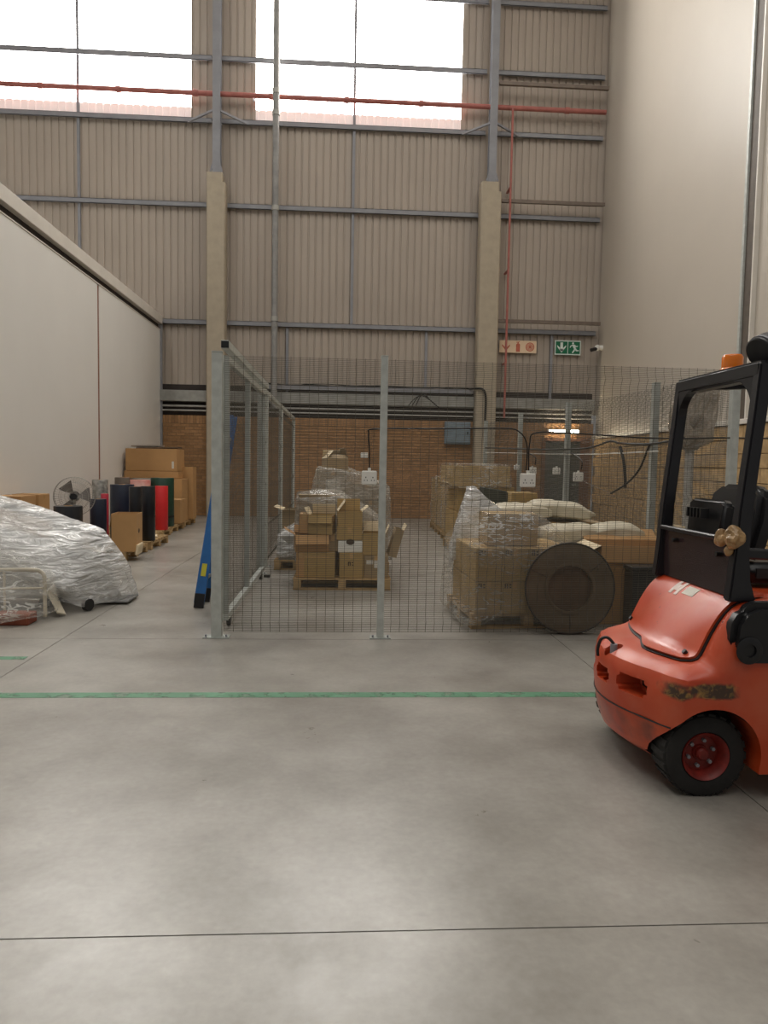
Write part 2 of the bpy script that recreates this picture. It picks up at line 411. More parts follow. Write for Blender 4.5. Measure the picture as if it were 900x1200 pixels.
t = thing('fire_riser', 'thin red vertical pipe dropping beside the right column', 'pipe', (4.46, YB-.47, 2.85))
MB().tube([(0, 0, 0), (0, 0, 8.3)], .03, 10).build('pipe', RED, t, smooth=40)
for z in (1.5, 4, 6.2): MB().box(-.03, .03, 0, .42, z-.02, z+.02).build('clip', RED, t)
# cable bundle above the beam
t = thing('cable_bundle', 'bundle of black cables on a wire tray above the brick wall', 'cables', (-2.4, YB-.34, 3.5))
mb = MB(); mb.box(0, 6.0, -.02, .26, .0, .015); mb.box(0, 6.0, -.03, -.015, 0, .1); mb.build('tray', STEEL, t)
for k in range(7):
    pts = [(i*.5, random.uniform(0, .2), .03+.02*k+random.uniform(-.02, .03)) for i in range(13)]
    MB().tube(smoothpath(pts, 3), .014, 6).build('cable', CABLE, t)
pts = [(5.9, .05, .12), (5.98, -.2, .12), (6.2, -.29, .1), (6.3, -.29, -.1), (6.3, -.29, -.7), (6.3, -.29, -1.35)]
MB().tube(smoothpath(pts, 6), .03, 8).build('drop_cable', CABLE, t)
for k in range(3):
    pts = [(4.2+.1*k, -.1, -.38), (4.35+.08*k, -.12, -.2+.03*k), (4.55+.04*k, -.14, -.1+.03*k), (4.8, -.12, -.22), (5.05, -.1, -.42)]
    MB().tube(smoothpath(pts, 6), .014, 6).build('loop', CABLE, t)
# electrical box
t = thing('distribution_box', 'grey blue electrical box mounted at the top of the brick wall', 'box', (3.2, BY-.16, 2.1))
EB = mat('grey_blue_enclosure', (128, 144, 154), .45)
MB().box(-.36, .36, 0, .155, 0, .62).build('body', EB, t, bevel=.01)
MB().box(-.33, .33, -.02, 0, .04, .58).build('door', EB, t, bevel=.006)
MB().box(.26, .29, -.035, -.02, .28, .34).build('latch', BLACKPL, t)
t = thing('switch_plate', 'small white wall plate on the brick behind the wrapped tall stack', 'switch', (.62, BY-.03, 1.68))
MB().box(-.1, .1, 0, .026, 0, .14).build('plate', WHITEPL, t, bevel=.004)
MB().box(-.05, .05, -.008, 0, .04, .1).build('rocker', WHITEPL, t)
# lamp above the door
t = thing('batten_light', 'lit white batten light above the dark door', 'lamp', (6.2, BY-.13, 2.5))
MB().box(-.42, .42, .02, .11, -.02, .06).build('housing', WHITEPL, t)
MB().tube([(-.41, -.01, .02), (.41, -.01, .02)], .035, 12).build('tube', emit('fluorescent', (255, 236, 200), 45), t, smooth=40)
for s in (-1, 1): MB().box(s*.43-.012, s*.43+.012, -.05, .1, -.03, .07).build('end_cap', WHITEPL, t)
# signs
def sgn(name, label, x, z, wd, ht, base):
    t = thing(name, label, 'sign', (x, YB-.10, z))
    MB().box(-wd/2, wd/2, 0, .02, -ht/2, ht/2).build('plate', base, t)
    return t
FX = Matrix.Rotation(R(90), 4, 'X')   # xy polygon -> xz, extrude toward -y
def dec(t, name, polys, mt, d=.004):
    mb = MB()
    for p in polys: mb.prism(p, d, FX)
    o = mb.build(name, mt, t); return o
SIGNW = mat('sign_faded_white', (232, 206, 174), .5, var=.02); SIGNR = mat('sign_faded_red', (198, 104, 78), .5)
SIGNG = mat('sign_green', (14, 110, 74), .45); SIGNWH = mat('sign_white', (224, 236, 228), .45, var=.02)
t = sgn('fire_sign', 'faded red and white fire equipment sign beside the right column', 4.88, 4.86, 1.05, .34, SIGNW)
arrow = [[(-.04, .15), (.04, .15), (.04, -.02), (-.04, -.02)], [(0, -.15), (.13, .02), (.13, .07), (0, -.06)], [(0, -.15), (0, -.06), (-.13, .07), (-.13, .02)], [(-.04,-.02),(.04,-.02),(.04,-.1),(-.04,-.1)]]
sh = lambda P, dx, dz=0, k=1: [[(x*k+dx, y*k+dz) for x, y in p] for p in P]
dec(t, 'arrow', sh(arrow, -.34, 0, .85), SIGNR)
dec(t, 'extinguisher', sh([[(-.055, -.14), (.055, -.14), (.055, .06), (.03, .09), (-.03, .09), (-.055, .06)], [(-.015, .09), (.015, .09), (.015, .13), (-.015, .13)], [(-.05, .11), (.05, .13), (.05, .145), (-.05, .13)]], 0), SIGNR)
dec(t, 'hose_reel', [circ(.125, 24, cx=.34)], SIGNR)
dec(t, 'hose_ring', [[(.34+r1*math.cos(a), r1*math.sin(a)), (.34+r2*math.cos(a), r2*math.sin(a)), (.34+r2*math.cos(b), r2*math.sin(b)), (.34+r1*math.cos(b), r1*math.sin(b))]
     for r1, r2 in ((.1, .092), (.075, .067), (.05, .042)) for a, b in [(2*math.pi*i/20, 2*math.pi*(i+1)/20) for i in range(20)]], SIGNW, .007)
t = sgn('exit_sign', 'green exit sign with white down arrow and running man', 6.30, 4.87, .74, .40, SIGNWH)
dec(t, 'green_field', [[(-.345, -.17), (-.01, -.17), (-.01, .17), (-.345, .17)]], SIGNG)
dec(t, 'green_field', [[(.01, -.17), (.345, -.17), (.345, .17), (.01, .17)]], SIGNG)
dec(t, 'arrow', sh(arrow, -.178, 0, .95), SIGNWH, .008)
man = [circ(.03, 12, cx=-.03, cy=.125), [(-.06, .085), (.02, .09), (.05, -.005), (0, -.03)], [(.0, -.03), (.05, -.005), (.09, -.06), (.14, -.06), (.14, -.09), (.07, -.095)],
       [(0, -.03), (.045, -.02), (.02, -.09), (-.03, -.15), (-.06, -.13), (-.02, -.08)], [(-.06, .085), (-.11, .05), (-.12, 0), (-.1, 0), (-.085, .035), (-.05, .055)],
       [(.02, .09), (.06, .05), (.11, .06), (.11, .035), (.055, .02), (.02, .05)]]
dec(t, 'running_man', sh(man, .175), SIGNWH, .008)
# security camera
t = thing('security_camera', 'small white security camera on the corner beside the exit sign', 'camera', (7.12, 19.85, 4.85))
MB().tube([(.08, 0, 0), (-.02, 0, 0)], [.07, .06], 12).build('mount', WHITEPL, t, smooth=40)
mb = MB(); mb.lathe([(.001, -.09), (.06, -.06), (.085, 0), (.06, .06), (.001, .085)], 16, Matrix.Translation((-.06, 0, 0))); mb.build('dome', WHITEPL, t, smooth=60)
MB().tube([(-.1, -.02, -.03), (-.26, -.06, -.08)], .05, 12).build('lens', BLACKPL, t, smooth=40)

# ---- floor tape
def tape_mat():
    M = mat('green_tape', (104, 158, 124), .5, var=.1, scale=3); nt = M.node_tree; N = nt.nodes; L = nt.links
    p = N['Principled BSDF']; tc = N.new('ShaderNodeTexCoord'); nz = N.new('ShaderNodeTexNoise'); nz.inputs['Scale'].default_value = 9; nz.inputs['Detail'].default_value = 8
    L.new(tc.outputs['Object'], nz.inputs['Vector']); r = N.new('ShaderNodeValToRGB'); r.color_ramp.elements[0].position = .36; r.color_ramp.elements[1].position = .5
    r.color_ramp.elements[0].color = (.25, .25, .25, 1); r.color_ramp.elements[1].color = (.7, .7, .7, 1)
    L.new(nz.outputs['Fac'], r.inputs['Fac']); L.new(r.outputs['Color'], p.inputs['Alpha'])
    return M
TM = tape_mat()
tag(MB().box(-9, 3.5, -.05, .05, 0, .0015).build('floor_tape', TM, loc=(0, 4.58, 0.0005)), 'worn green floor line running across in front of the cage and forklift', 'floor line')
tag(MB().box(-6, -2.35, -.04, .04, 0, .0015).build('floor_tape', TM, loc=(0, 5.45, 0.0005)), 'short faded green floor line near the wrapped trolleys', 'floor line')

# ================================================================== CAGE
def wires(P0, P1, z0, z1, bends, sp_v=.0762, sp_h=.0127, r=.0017, depth=.028):
    """welded mesh between two floor points: real wires, V-bent along the heights in bends"""
    P0 = Vector((*P0, 0)); P1 = Vector((*P1, 0)); d = P1-P0; Ln = d.length; d.normalize(); nrm = Vector((d.y, -d.x, 0))
    def off(z):
        for b in bends:
            a = abs(z-b)
            if a < .06: return depth*(1-a/.06)
        return 0
    mb = MB()
    zs = sorted({z0, z1}.union(*[{b-.06, b, b+.06} for b in bends])) if bends else [z0, z1]
    n = int(Ln/sp_v)
    def wire(pts, ax, ay):
        o = len(mb.v)
        for p in pts:
            for i, j in ((1, 0), (0, 1), (-1, 0), (0, -1)): mb.v.append(tuple(p+ax*r*i+ay*r*j))
        for k in range(len(pts)-1):
            for q in range(4): mb.f.append((o+k*4+q, o+k*4+(q+1) % 4, o+k*4+4+(q+1) % 4, o+k*4+4+q))
    for i in range(n+1):
        b = P0+d*(i*Ln/n)
        wire([b+nrm*(off(z)+2*r)+Vector((0, 0, z)) for z in zs], d, nrm)
    m_ = int((z1-z0)/sp_h)
    for k in range(m_+1):
        z = z0+k*sp_h
        wire([P0+nrm*off(z)+Vector((0, 0, z)), P1+nrm*off(z)+Vector((0, 0, z))], nrm, Vector((0, 0, 1)))
    return mb
BEN = (.12, .62, 1.2, 1.78, 2.28)
def wire_part(parent, P0, P1, z0, z1, bends):
    mb = wires(P0, P1, z0, z1, bends)
    me = bpy.data.meshes.new('wire_mesh'); me.from_pydata(mb.v, [], mb.f); me.materials.append(WIRE)
    o = bpy.data.objects.new('wire_mesh', me); COL.objects.link(o); o.parent = parent; o['kind'] = 'stuff'
    return o
def post(parent, x, y, h, wx=.06, wy=.06, mt=GALV, plate=True, pw=.2):
    p = MB().box(x-wx/2, x+wx/2, y-wy/2, y+wy/2, .008, h).build('post', mt, parent, bevel=.004)
    MB().box(x-wx/2-.001, x+wx/2+.001, y-wy/2-.001, y+wy/2+.001, h, h+.008).build('cap', mt, p)
    if plate:
        pl = MB().box(x-pw/2, x+pw/2, y-.06, y+.06, 0, .009).build('base_plate', GALV2, p)
        for s in (-1, 1):
            MB().tube([(x+s*(pw/2-.025), y-.035, .009), (x+s*(pw/2-.025), y-.035, .03)], .009, 6).build('bolt', STEEL, p)
    return p
FY = 6.13
t = thing('mesh_fence', 'front galvanised wire mesh fence of the cage facing the camera', 'fence')
post(t, -1.05, FY, 2.41, .088, .06, pw=.22)
post(t, .35, FY, 2.41, .06, .06, pw=.18)
post(t, 3.45, FY+.05, 2.41, .07, .07)
wire_part(t, (-1.0, FY+.075), (.35, FY+.075), .03, 2.40, BEN)
wire_part(t, (.37, FY+.075), (3.44, FY+.125), .03, 2.40, BEN)
# right side fence
t = thing('mesh_fence', 'right side wire mesh fence of the cage, running back behind the sacks', 'fence')
sx = lambda y: 3.45-.062*(y-6.2)
ys = [6.25, 7.6, 10.1, 12.3, 14.6]
for y in ys[1:]: post(t, sx(y), y, 2.42, .07, .07, GALV2)
for a, b in zip(ys[:-1], ys[1:]): wire_part(t, (sx(a)+.04, a+.04), (sx(b)+.04, b), .03, 2.38, BEN)
# left side: fixed fence behind the sliding gate
t = thing('mesh_fence', 'left side wire mesh fence of the cage beyond the sliding gate', 'fence')
for y in (9.65, 10.35, 12.9, 16.2): post(t, -1.09, y, 2.44, .07, .10, GALV)
MB().box(-1.13, -1.06, 9.6, 16.25, 2.455, 2.52).build('top_rail', GALV, t, bevel=.005)
wire_part(t, (-1.10, 9.7), (-1.10, 12.9), .03, 2.4, BEN); wire_part(t, (-1.10, 12.9), (-1.10, 16.2), .03, 2.4, BEN)
# sliding gate
t = thing('sliding_gate', 'galvanised tube frame sliding gate with wire mesh on the left of the cage', 'gate', (-1.02, 6.3, 0))
MB().box(-.03, .04, 0, 3.35, 2.47, 2.54).build('track', GALV, t, bevel=.004)
MB().box(-.028, .038, -.004, 0, 2.475, 2.535).build('end_cap', BLACKPL, t)
MB().box(-.025, .03, .06, 3.1, 2.36, 2.42).build('frame_top', GALV, t, bevel=.004)
MB().box(-.025, .03, .06, 3.1, .09, .15).build('frame_bottom', GALV, t, bevel=.004)
for y in (.06, 1.5, 3.04): MB().box(-.024, .03, y, y+.06, .15, 2.36).build('stile', GALV2, t, bevel=.004)
wire_part(t, (-.035, .08), (-.035, 3.08), .12, 2.38, ())
for y in (.3, 2.9):
    o = MB().tube([(-.018, y, .046), (.018, y, .046)], .045, 14).build('wheel', BLACKPL, t, smooth=40)
MB().box(.02, .10, 3.06, 3.13, .0, .03).build('stop', BLACKPL, t)
# black cable and sockets on the front fence
CY = FY+.008; CC = FY+.037
t = thing('power_cable', 'black cable strung along the front of the cage', 'cable', (0, CC, 0))
pts = [(.235, 0, 1.47), (.235, 0, 1.6), (.225, 0, 1.76), (.26, 0, 1.80), (.6, 0, 1.81), (.95, 0, 1.82), (1.38, 0, 1.83), (1.52, 0, 1.81), (1.60, 0, 1.70), (1.60, 0, 1.47)]
MB().tube(smoothpath(pts, 6), .006, 8).build('cable', CABLE, t, smooth=50)
pts = [(1.625, 0, 1.47), (1.625, 0, 1.70), (1.69, 0, 1.80), (2.12, 0, 1.795), (2.8, 0, 1.77), (3.5, 0, 1.79), (4.5, 0, 1.78)]
MB().tube(smoothpath(pts, 6), .006, 8).build('cable', CABLE, t, smooth=50)
def socket(x, y, z, label, sc=1, rz=0):
    t = thing('double_socket', label, 'socket', (x, y, z), rz, group='white sockets hanging on the cage')
    MB().box(-.065*sc, .065*sc, -.022, .022, -.06*sc, .06*sc).build('box', WHITEPL, t, bevel=.006, bseg=2)
    MB().box(-.06*sc, .06*sc, -.028, -.022, -.055*sc, .055*sc).build('face_plate', WHITEPL, t, bevel=.003)
    MB().tube([(0, 0, .06*sc), (0, 0, .085*sc)], .014, 10).build('gland', WHITEPL, t)
    for s in (-1, 1):
        mb = MB(); mb.box(s*.03-.004, s*.03+.004, -.0295, -.027, -.002, .008)
        for k in (-1, 1): mb.box(s*.03+k*.012-.0035, s*.03+k*.012+.0035, -.0295, -.027, -.026, -.018)
        mb.build('pin_holes', BLACKPL, t)['kind'] = 'stuff'
socket(.235, CY, 1.385, 'white double socket hanging beside the middle post of the front fence')
socket(1.61, CY, 1.385, 'white double socket hanging in front of the far carton stack')
# sockets and cable on the side fence
for (x, y, z, lb, sc) in ((3.05, 12.16, 1.49, 'small white plug box beside the second post of the side fence', .7), (3.10, 11.32, 1.44, 'white socket on a short black lead, between two posts of the side fence', .95),
                      (3.17, 10.26, 1.45, 'small white plug box hanging in front of the dark door', .8), (3.22, 9.44, 1.38, 'lumpy white socket hanging right of the dark door', 1.0)):
    socket(x-.06, y, z, lb, sc)
t = thing('side_cable', 'black cable looping along the right side fence of the cage', 'cable', (0, 0, 0))
q = lambda y, z: (sx(y)-.05, y, z)
MB().tube(smoothpath([q(14.4, 1.87), q(12.6, 1.82), q(10.8, 1.77), q(9.3, 1.76), q(8.6, 1.83), q(8.3, 1.80), q(7.6, 1.77), q(6.9, 1.81)], 6), .013, 8).build('cable', CABLE, t, smooth=50)
MB().tube(smoothpath([q(14.4, 1.78), q(12.6, 1.74), q(10.6, 1.70), q(9.2, 1.68), q(7.4, 1.69)], 5), .006, 8).build('lead', WHITEPL, t, smooth=50)
MB().tube(smoothpath([q(8.3, 1.76), q(8.2, 1.6), q(8.14, 1.4), q(8.13, 1.28)], 6), .018, 8).build('tail', CABLE, t, smooth=50)
MB().tube(smoothpath([q(7.6, 1.76), q(7.8, 1.5), q(8.1, 1.33), q(8.5, 1.2)], 6), .012, 8).build('loop', CABLE, t, smooth=50)
MB().tube(smoothpath([q(8.5, 1.2), q(8.8, 1.24), q(9.4, 1.33)], 6), .004, 8).build('lead', RAILBROWN, t, smooth=50)
MB().tube(smoothpath([q(11.32, 1.54), q(11.32, 1.66), q(11.7, 1.73)], 6), .01, 8).build('lead', CABLE, t, smooth=50)
MB().tube(smoothpath([q(9.44, 1.48), q(9.44, 1.6), q(9.8, 1.7)], 6), .01, 8).build('lead', CABLE, t, smooth=50)

# ================================================================== PALLETS, BOXES, WRAP
PROTO = {}
def pallet(x, y, wx, wy, rz, label, z=0):
    t = thing('pallet', label, 'pallet', (x, y, z), rz, group='wooden pallets')
    key = (wx, wy)
    n = max(5, round(wy/.17)); bw = .1
    for i in range(n):
        yy = -wy/2+bw/2+(wy-bw)*i/(n-1)
        if (key, 'd') in PROTO: share(PROTO[key, 'd'], 'deck_board', t, (0, yy, .12), (0, 0, random.uniform(-.008, .008)))
        else:
            o = MB().box(-wx/2, wx/2, -bw/2, bw/2, 0, .02).build('deck_board', WOOD, t); o.location = (0, yy, .12); PROTO[key, 'd'] = o
    for i in range(3):
        xx = -wx/2+.05+(wx-.1)*i/2
        if (key, 's') in PROTO: share(PROTO[key, 's'], 'stringer', t, (xx, 0, .02))
        else:
            mb = MB()
            mb.box(-.045, .045, -wy/2, wy/2, .07, .1)
            for yy in (-wy/2+.06, 0, wy/2-.06): mb.box(-.045, .045, yy-.06, yy+.06, 0, .07)
            o = mb.build('stringer', WOOD, t); o.location = (xx, 0, .02); PROTO[key, 's'] = o
    for i in range(3):
        yy = -wy/2+.06+(wy-.12)*i/2
        if (key, 'b') in PROTO: share(PROTO[key, 'b'], 'bottom_board', t, (0, yy, 0))
        else:
            o = MB().box(-wx/2, wx/2, -.05, .05, 0, .02).build('bottom_board', WOOD, t); o.location = (0, yy, 0); PROTO[key, 'b'] = o
    return t
def carton(x, y, z, sx_, sy_, sz_, label, rz=0, mt=None, flaps=None, group=None, marks=None, tape=True, tilt=(0, 0), extra=None, cat='box'):
    """x,y = centre of the base; flaps None = closed, else dict side->(angle deg)"""
    mt = mt or CARD; hx, hy = sx_/2, sy_/2
    t = thing('carton', label, cat, (x, y, z), group=group, rot=(R(tilt[0]), R(tilt[1]), R(rz)))
    if flaps is None:
        MB().box(-hx, hx, -hy, hy, 0, sz_-.006).build('body', mt, t, bevel=.006)
        long_x = sx_ >= sy_
        for s in (-1, 1):
            if long_x: mb = MB().box(-hx+.002, hx-.002, *( (-hy+.002, -.002) if s < 0 else (.002, hy-.002)), sz_-.006, sz_)
            else: mb = MB().box(*((-hx+.002, -.002) if s < 0 else (.002, hx-.002)), -hy+.002, hy-.002, sz_-.006, sz_)
            mb.build('flap', mt, t)
        if tape:
            mb = MB()
            if long_x:
                mb.box(-hx-.0012, hx+.0012, -.024, .024, sz_, sz_+.0012); mb.box(-hx-.0012, -hx, -.024, .024, sz_-.07, sz_); mb.box(hx, hx+.0012, -.024, .024, sz_-.07, sz_)
            else:
                mb.box(-.024, .024, -hy-.0012, hy+.0012, sz_, sz_+.0012); mb.box(-.024, .024, -hy-.0012, -hy, sz_-.07, sz_); mb.box(-.024, .024, hy, hy+.0012, sz_-.07, sz_)
            mb.build('tape', TAPE, t)
    else:
        w_ = .006; mb = MB()
        mb.box(-hx, hx, -hy, -hy+w_, 0, sz_); mb.box(-hx, hx, hy-w_, hy, 0, sz_); mb.box(-hx, -hx+w_, -hy+w_, hy-w_, 0, sz_); mb.box(hx-w_, hx, -hy+w_, hy-w_, 0, sz_)
        mb.box(-hx+w_, hx-w_, -hy+w_, hy-w_, 0, .01); mb.build('body', mt, t)
        for side, (ang, ln, mm) in flaps.items():
            a = R(ang)    # 0 = straight up, + = folded outward
            if side in ('f', 'b'):
                s = -1 if side == 'f' else 1; M = Matrix.Translation((0, s*hy, sz_)) @ Matrix.Rotation(-s*a, 4, 'X')
                mb = MB().box(-hx+.004, hx-.004, -.002, .002, 0, ln, M)
            else:
                s = -1 if side == 'l' else 1; M = Matrix.Translation((s*hx, 0, sz_)) @ Matrix.Rotation(s*a, 4, 'Y')
                mb = MB().box(-.002, .002, -hy+.004, hy-.004, 0, ln, M)
            mb.build('flap', mm or mt, t)
    if marks:
        for (kind, u, v, a, b) in marks:     # on the front (-y) face, u,v fractions, a,b metres
            xx = -hx+u*sx_; zz = v*sz_; mb = MB()
            if kind == 'label': mb.box(xx, xx+a, -hy-.0015, -hy, zz, zz+b).build('label', LABEL, t)
            elif kind == 'tape': mb.box(xx, xx+a, -hy-.0012, -hy, zz, zz+b).build('tape', TAPE, t)
            elif kind == 'hole': mb.prism([(xx+.05*math.cos(k), zz+.035*math.sin(k)) for k in [i*math.pi/8 for i in range(16)]], .002, Matrix.Translation((0, -hy, 0)) @ FX); mb.build('hand_hole', PRINT, t)
            else:
                mb.box(xx, xx+.012, -hy-.001, -hy, zz, zz+.045); mb.box(xx+.02, xx+.032, -hy-.001, -hy, zz, zz+.045); mb.box(xx+.0, xx+.032, -hy-.001, -hy, zz+.037, zz+.045)
                mb.box(xx+.045, xx+.062, -hy-.001, -hy, zz+.028, zz+.042); mb.box(xx+.045, xx+.062, -hy-.001, -hy, zz+.002, zz+.016); mb.build('print', PRINT, t)
    return t
FILMC = film('stretch_wrap_clear', .07, .75, (226, 224, 216), 4, (1, 1, 3.5), .03, .12)
FILMT = film('stretch_wrap_cloudy', .34, .85, (212, 206, 194), 4, (1, 1, 3.0), .03, .2)
FILMW = film('stretch_wrap_white', .42, 1.0, (248, 248, 246), 3.4, (1.0, 1.2, 4.5), .11, .12, 30)
def hull(name, pts, mt, label, cat, cuts=5, amp=.012, fr=5, loc=(0, 0, 0), parent=None, creases=0):
    bm = bmesh.new()
    for p in pts: bm.verts.new(Vector(p)-Vector(loc))
    r = bmesh.ops.convex_hull(bm, input=bm.verts)
    bmesh.ops.delete(bm, geom=[g for g in set(r['geom_interior']+r['geom_unused']) if isinstance(g, bmesh.types.BMVert)], context='VERTS')
    for _ in range(cuts):
        L_ = [e for e in bm.edges if e.calc_length() > .11]
        if not L_: break
        bmesh.ops.subdivide_edges(bm, edges=L_, cuts=1); bmesh.ops.triangulate(bm, faces=[f for f in bm.faces if len(f.verts) > 4])
    bm.normal_update()
    for v in bm.verts:
        q_ = Vector(v.co)+Vector(loc)
        n_ = noise.noise(q_*fr)*amp+noise.noise(q_*fr*2.7+Vector((5, 1, 2)))*amp*.6
        if creases: n_ += abs(math.sin((q_.x*1.3+q_.z*2.1+q_.y*.7)*creases+3*noise.noise(q_*3)))*amp*.8
        v.co += v.normal*n_
    me = bpy.data.meshes.new(name); bmesh.ops.recalc_face_normals(bm, faces=bm.faces); bm.to_mesh(me); bm.free()
    for p in me.polygons: p.use_smooth = True
    me.materials.append(mt); o = bpy.data.objects.new(name, me); COL.objects.link(o); o.location = loc
    if parent: o.parent = parent
    return tag(o, label, cat) if label else o

# ---- pallet with loose cartons in the cage centre
pallet(.02, 8.95, 1.16, 1.0, 0, 'wooden pallet under the loose cartons in the middle of the cage')
Zp = .142
C2 = 'cartons piled on the middle cage pallet'
carton(-.24, 8.66, Zp, .37, .36, .30, 'plain square carton, bottom row, second from the left on the middle pallet', -4, CARD2, group=C2, marks=[('tape', 0.02, .8, .3, .02)])
carton(-.485, 8.66, Zp, .10, .34, .30, 'narrow carton at the left end of the bottom row on the middle pallet', 3, CARD, group=C2)
carton(.125, 8.64, Zp, .29, .34, .30, 'carton with a faint print below the white box', 2, CARD2, group=C2, marks=[('x', .35, .5, .1, .1)])
carton(.43, 8.66, Zp, .29, .34, .27, 'carton with two white labels, bottom row, behind the middle fence post', -2, CARD3, group=C2, marks=[('label', .1, .62, .08, .05), ('label', .42, .45, .05, .09)])
carton(-.36, 8.72, Zp+.304, .40, .38, .20, 'sagging carton on the left of the second row, middle pallet', 6, CARD, group=C2, flaps={'l': (60, .14, None), 'f': (150, .12, None), 'b': (40, .12, None)})
carton(-.1, 8.74, Zp+.304, .14, .3, .20, 'small dark carton between the sagging carton and the white box', 0, CARD3, group=C2)
carton(.11, 8.66, Zp+.304, .29, .32, .14, 'low white box in the middle of the cartons', 1, WHITEPL, group=C2, marks=[('hole', .5, .9, 0, 0)], tape=False)
carton(.40, 8.68, Zp+.274, .28, .36, .26, 'open carton with white flap edges, upper right of the middle pallet', -3, CARD2, group=C2, flaps={'r': (25, .1, CARDIN), 'b': (20, .12, CARDIN), 'l': (-30, .1, CARDIN)})
carton(.62, 8.72, Zp+.25, .1, .36, .34, 'tilted carton leaning out on the right of the middle pallet', 0, CARD3, group=C2, tilt=(0, 15), flaps={'r': (10, .08, CARDIN)})
carton(.10, 8.68, Zp+.448, .30, .34, .16, 'flat carton on top of the white box', 1, CARD2, group=C2)
carton(.10, 8.70, Zp+.612, .29, .32, .18, 'open carton with a raised flap above the flat carton', 3, CARD2, group=C2, flaps={'l': (-35, .16, CARDIN), 'b': (10, .14, CARD2), 'r': (50, .1, CARDIN)})
carton(-.23, 8.70, Zp+.512, .29, .3, .23, 'open tilted carton with pale flap edges above the sagging carton', -8, CARD2, group=C2, flaps={'b': (-10, .12, CARDIN), 'l': (30, .1, CARDIN), 'f': (160, .1, CARD2)})
carton(-.44, 8.74, Zp+.512, .12, .32, .24, 'upright carton at the upper left edge of the middle pallet', 0, CARD, group=C2)
# wrapped cartons behind them on the same pallet
carton(-.26, 9.22, Zp, .56, .42, .50, 'lower wrapped carton at the back left of the middle pallet', 0, CARD3, group=C2)
carton(-.28, 9.2, Zp+.504, .52, .40, .46, 'upper wrapped carton under white film at the back left of the middle pallet', 2, CARD3, group=C2)
carton(.29, 9.22, Zp, .44, .42, .62, 'tall wrapped carton at the back right of the middle pallet', 0, CARD3, group=C2)
hull('stretch_wrap', [(-.6, 8.96, .3), (-.6, 9.48, .2), (.56, 8.96, .3), (.56, 9.48, .2), (-.57, 8.96, 1.06), (-.57, 9.46, 1.13), (-.02, 8.98, 1.08), (.0, 9.45, 1.15), (.2, 9.0, .97), (.5, 9.3, .84), (.5, 9.0, .8), (-.3, 9.2, 1.19)], FILMT,
     'wrinkled clear film over the cartons behind the middle pallet pile', 'plastic wrap', amp=.02)
# tall wrapped stack behind
pallet(.1, 10.35, 1.15, 1.0, 0, 'wooden pallet under the tall wrapped stack at the cage centre')
TS = 'cartons in the tall wrapped stack'
carton(-.13, 10.2, Zp, .52, .8, .46, 'bottom left carton of the tall wrapped stack', 0, CARD3, group=TS)
carton(.40, 10.2, Zp, .50, .8, .46, 'bottom right carton of the tall wrapped stack', 0, CARD3, group=TS)
carton(-.12, 10.2, Zp+.464, .52, .8, .42, 'middle left carton of the tall wrapped stack', 0, CARD3, group=TS)
carton(.40, 10.2, Zp+.464, .46, .8, .40, 'middle right carton of the tall wrapped stack', 0, CARD3, group=TS)
carton(-.12, 10.2, Zp+.888, .48, .8, .38, 'top left carton of the tall wrapped stack with a blue grey patch', 0, CARD3, group=TS, marks=[('label', .3, .3, .2, .14)])
carton(.35, 10.2, Zp+.868, .40, .8, .22, 'top right low carton of the tall wrapped stack', 0, CARD3, group=TS)
carton(-.1, 10.2, Zp+1.272, .30, .4, .16, 'crumpled open carton crowning the tall wrapped stack', 12, CARD3, group=TS, flaps={'l': (-40, .14, CARDIN), 'r': (-20, .16, CARD3), 'b': (-35, .14, CARDIN), 'f': (-60, .1, CARD3)})
hull('stretch_wrap', [(-.44, 9.74, .2), (-.44, 10.66, .2), (.70, 9.74, .2), (.70, 10.66, .2), (-.42, 9.76, 1.1), (-.42, 10.64, 1.1), (.66, 9.76, 1.2), (.66, 10.64, 1.2), (-.34, 9.78, 1.44), (-.34, 10.62, 1.46), (-.0, 9.78, 1.42), (.1, 10.6, 1.45), (.3, 9.78, 1.34), (.6, 9.8, 1.24)], FILMT,
     'cloudy film around the tall stack behind the loose cartons', 'plastic wrap', amp=.02)
# small pallet on the left
pallet(-.62, 10.4, .62, .8, 0, 'small wooden pallet by the gate under a grey wrapped bundle')
carton(-.62, 10.35, Zp, .5, .6, .34, 'grey wrapped carton on the small pallet by the gate', 0, mat('grey_bundle', (164, 160, 152), .7), tape=False)
carton(-.60, 11.3, 0, .6, .6, .78, 'dark shelved carton standing behind the small gate pallet', 0, CARD3, flaps={'l': (70, .14, CARDIN), 'f': (80, .1, CARDIN), 'r': (60, .1, None)})
hull('stretch_wrap', [(-.9, 10.03, .18), (-.9, 10.7, .18), (-.34, 10.03, .18), (-.34, 10.7, .18), (-.88, 10.05, .50), (-.36, 10.05, .52), (-.6, 10.4, .66), (-.36, 10.4, .72), (-.36, 10.68, .6), (-.88, 10.68, .52)], FILMW,
     'whitish film over the small bundle near the gate', 'plastic wrap', amp=.015)

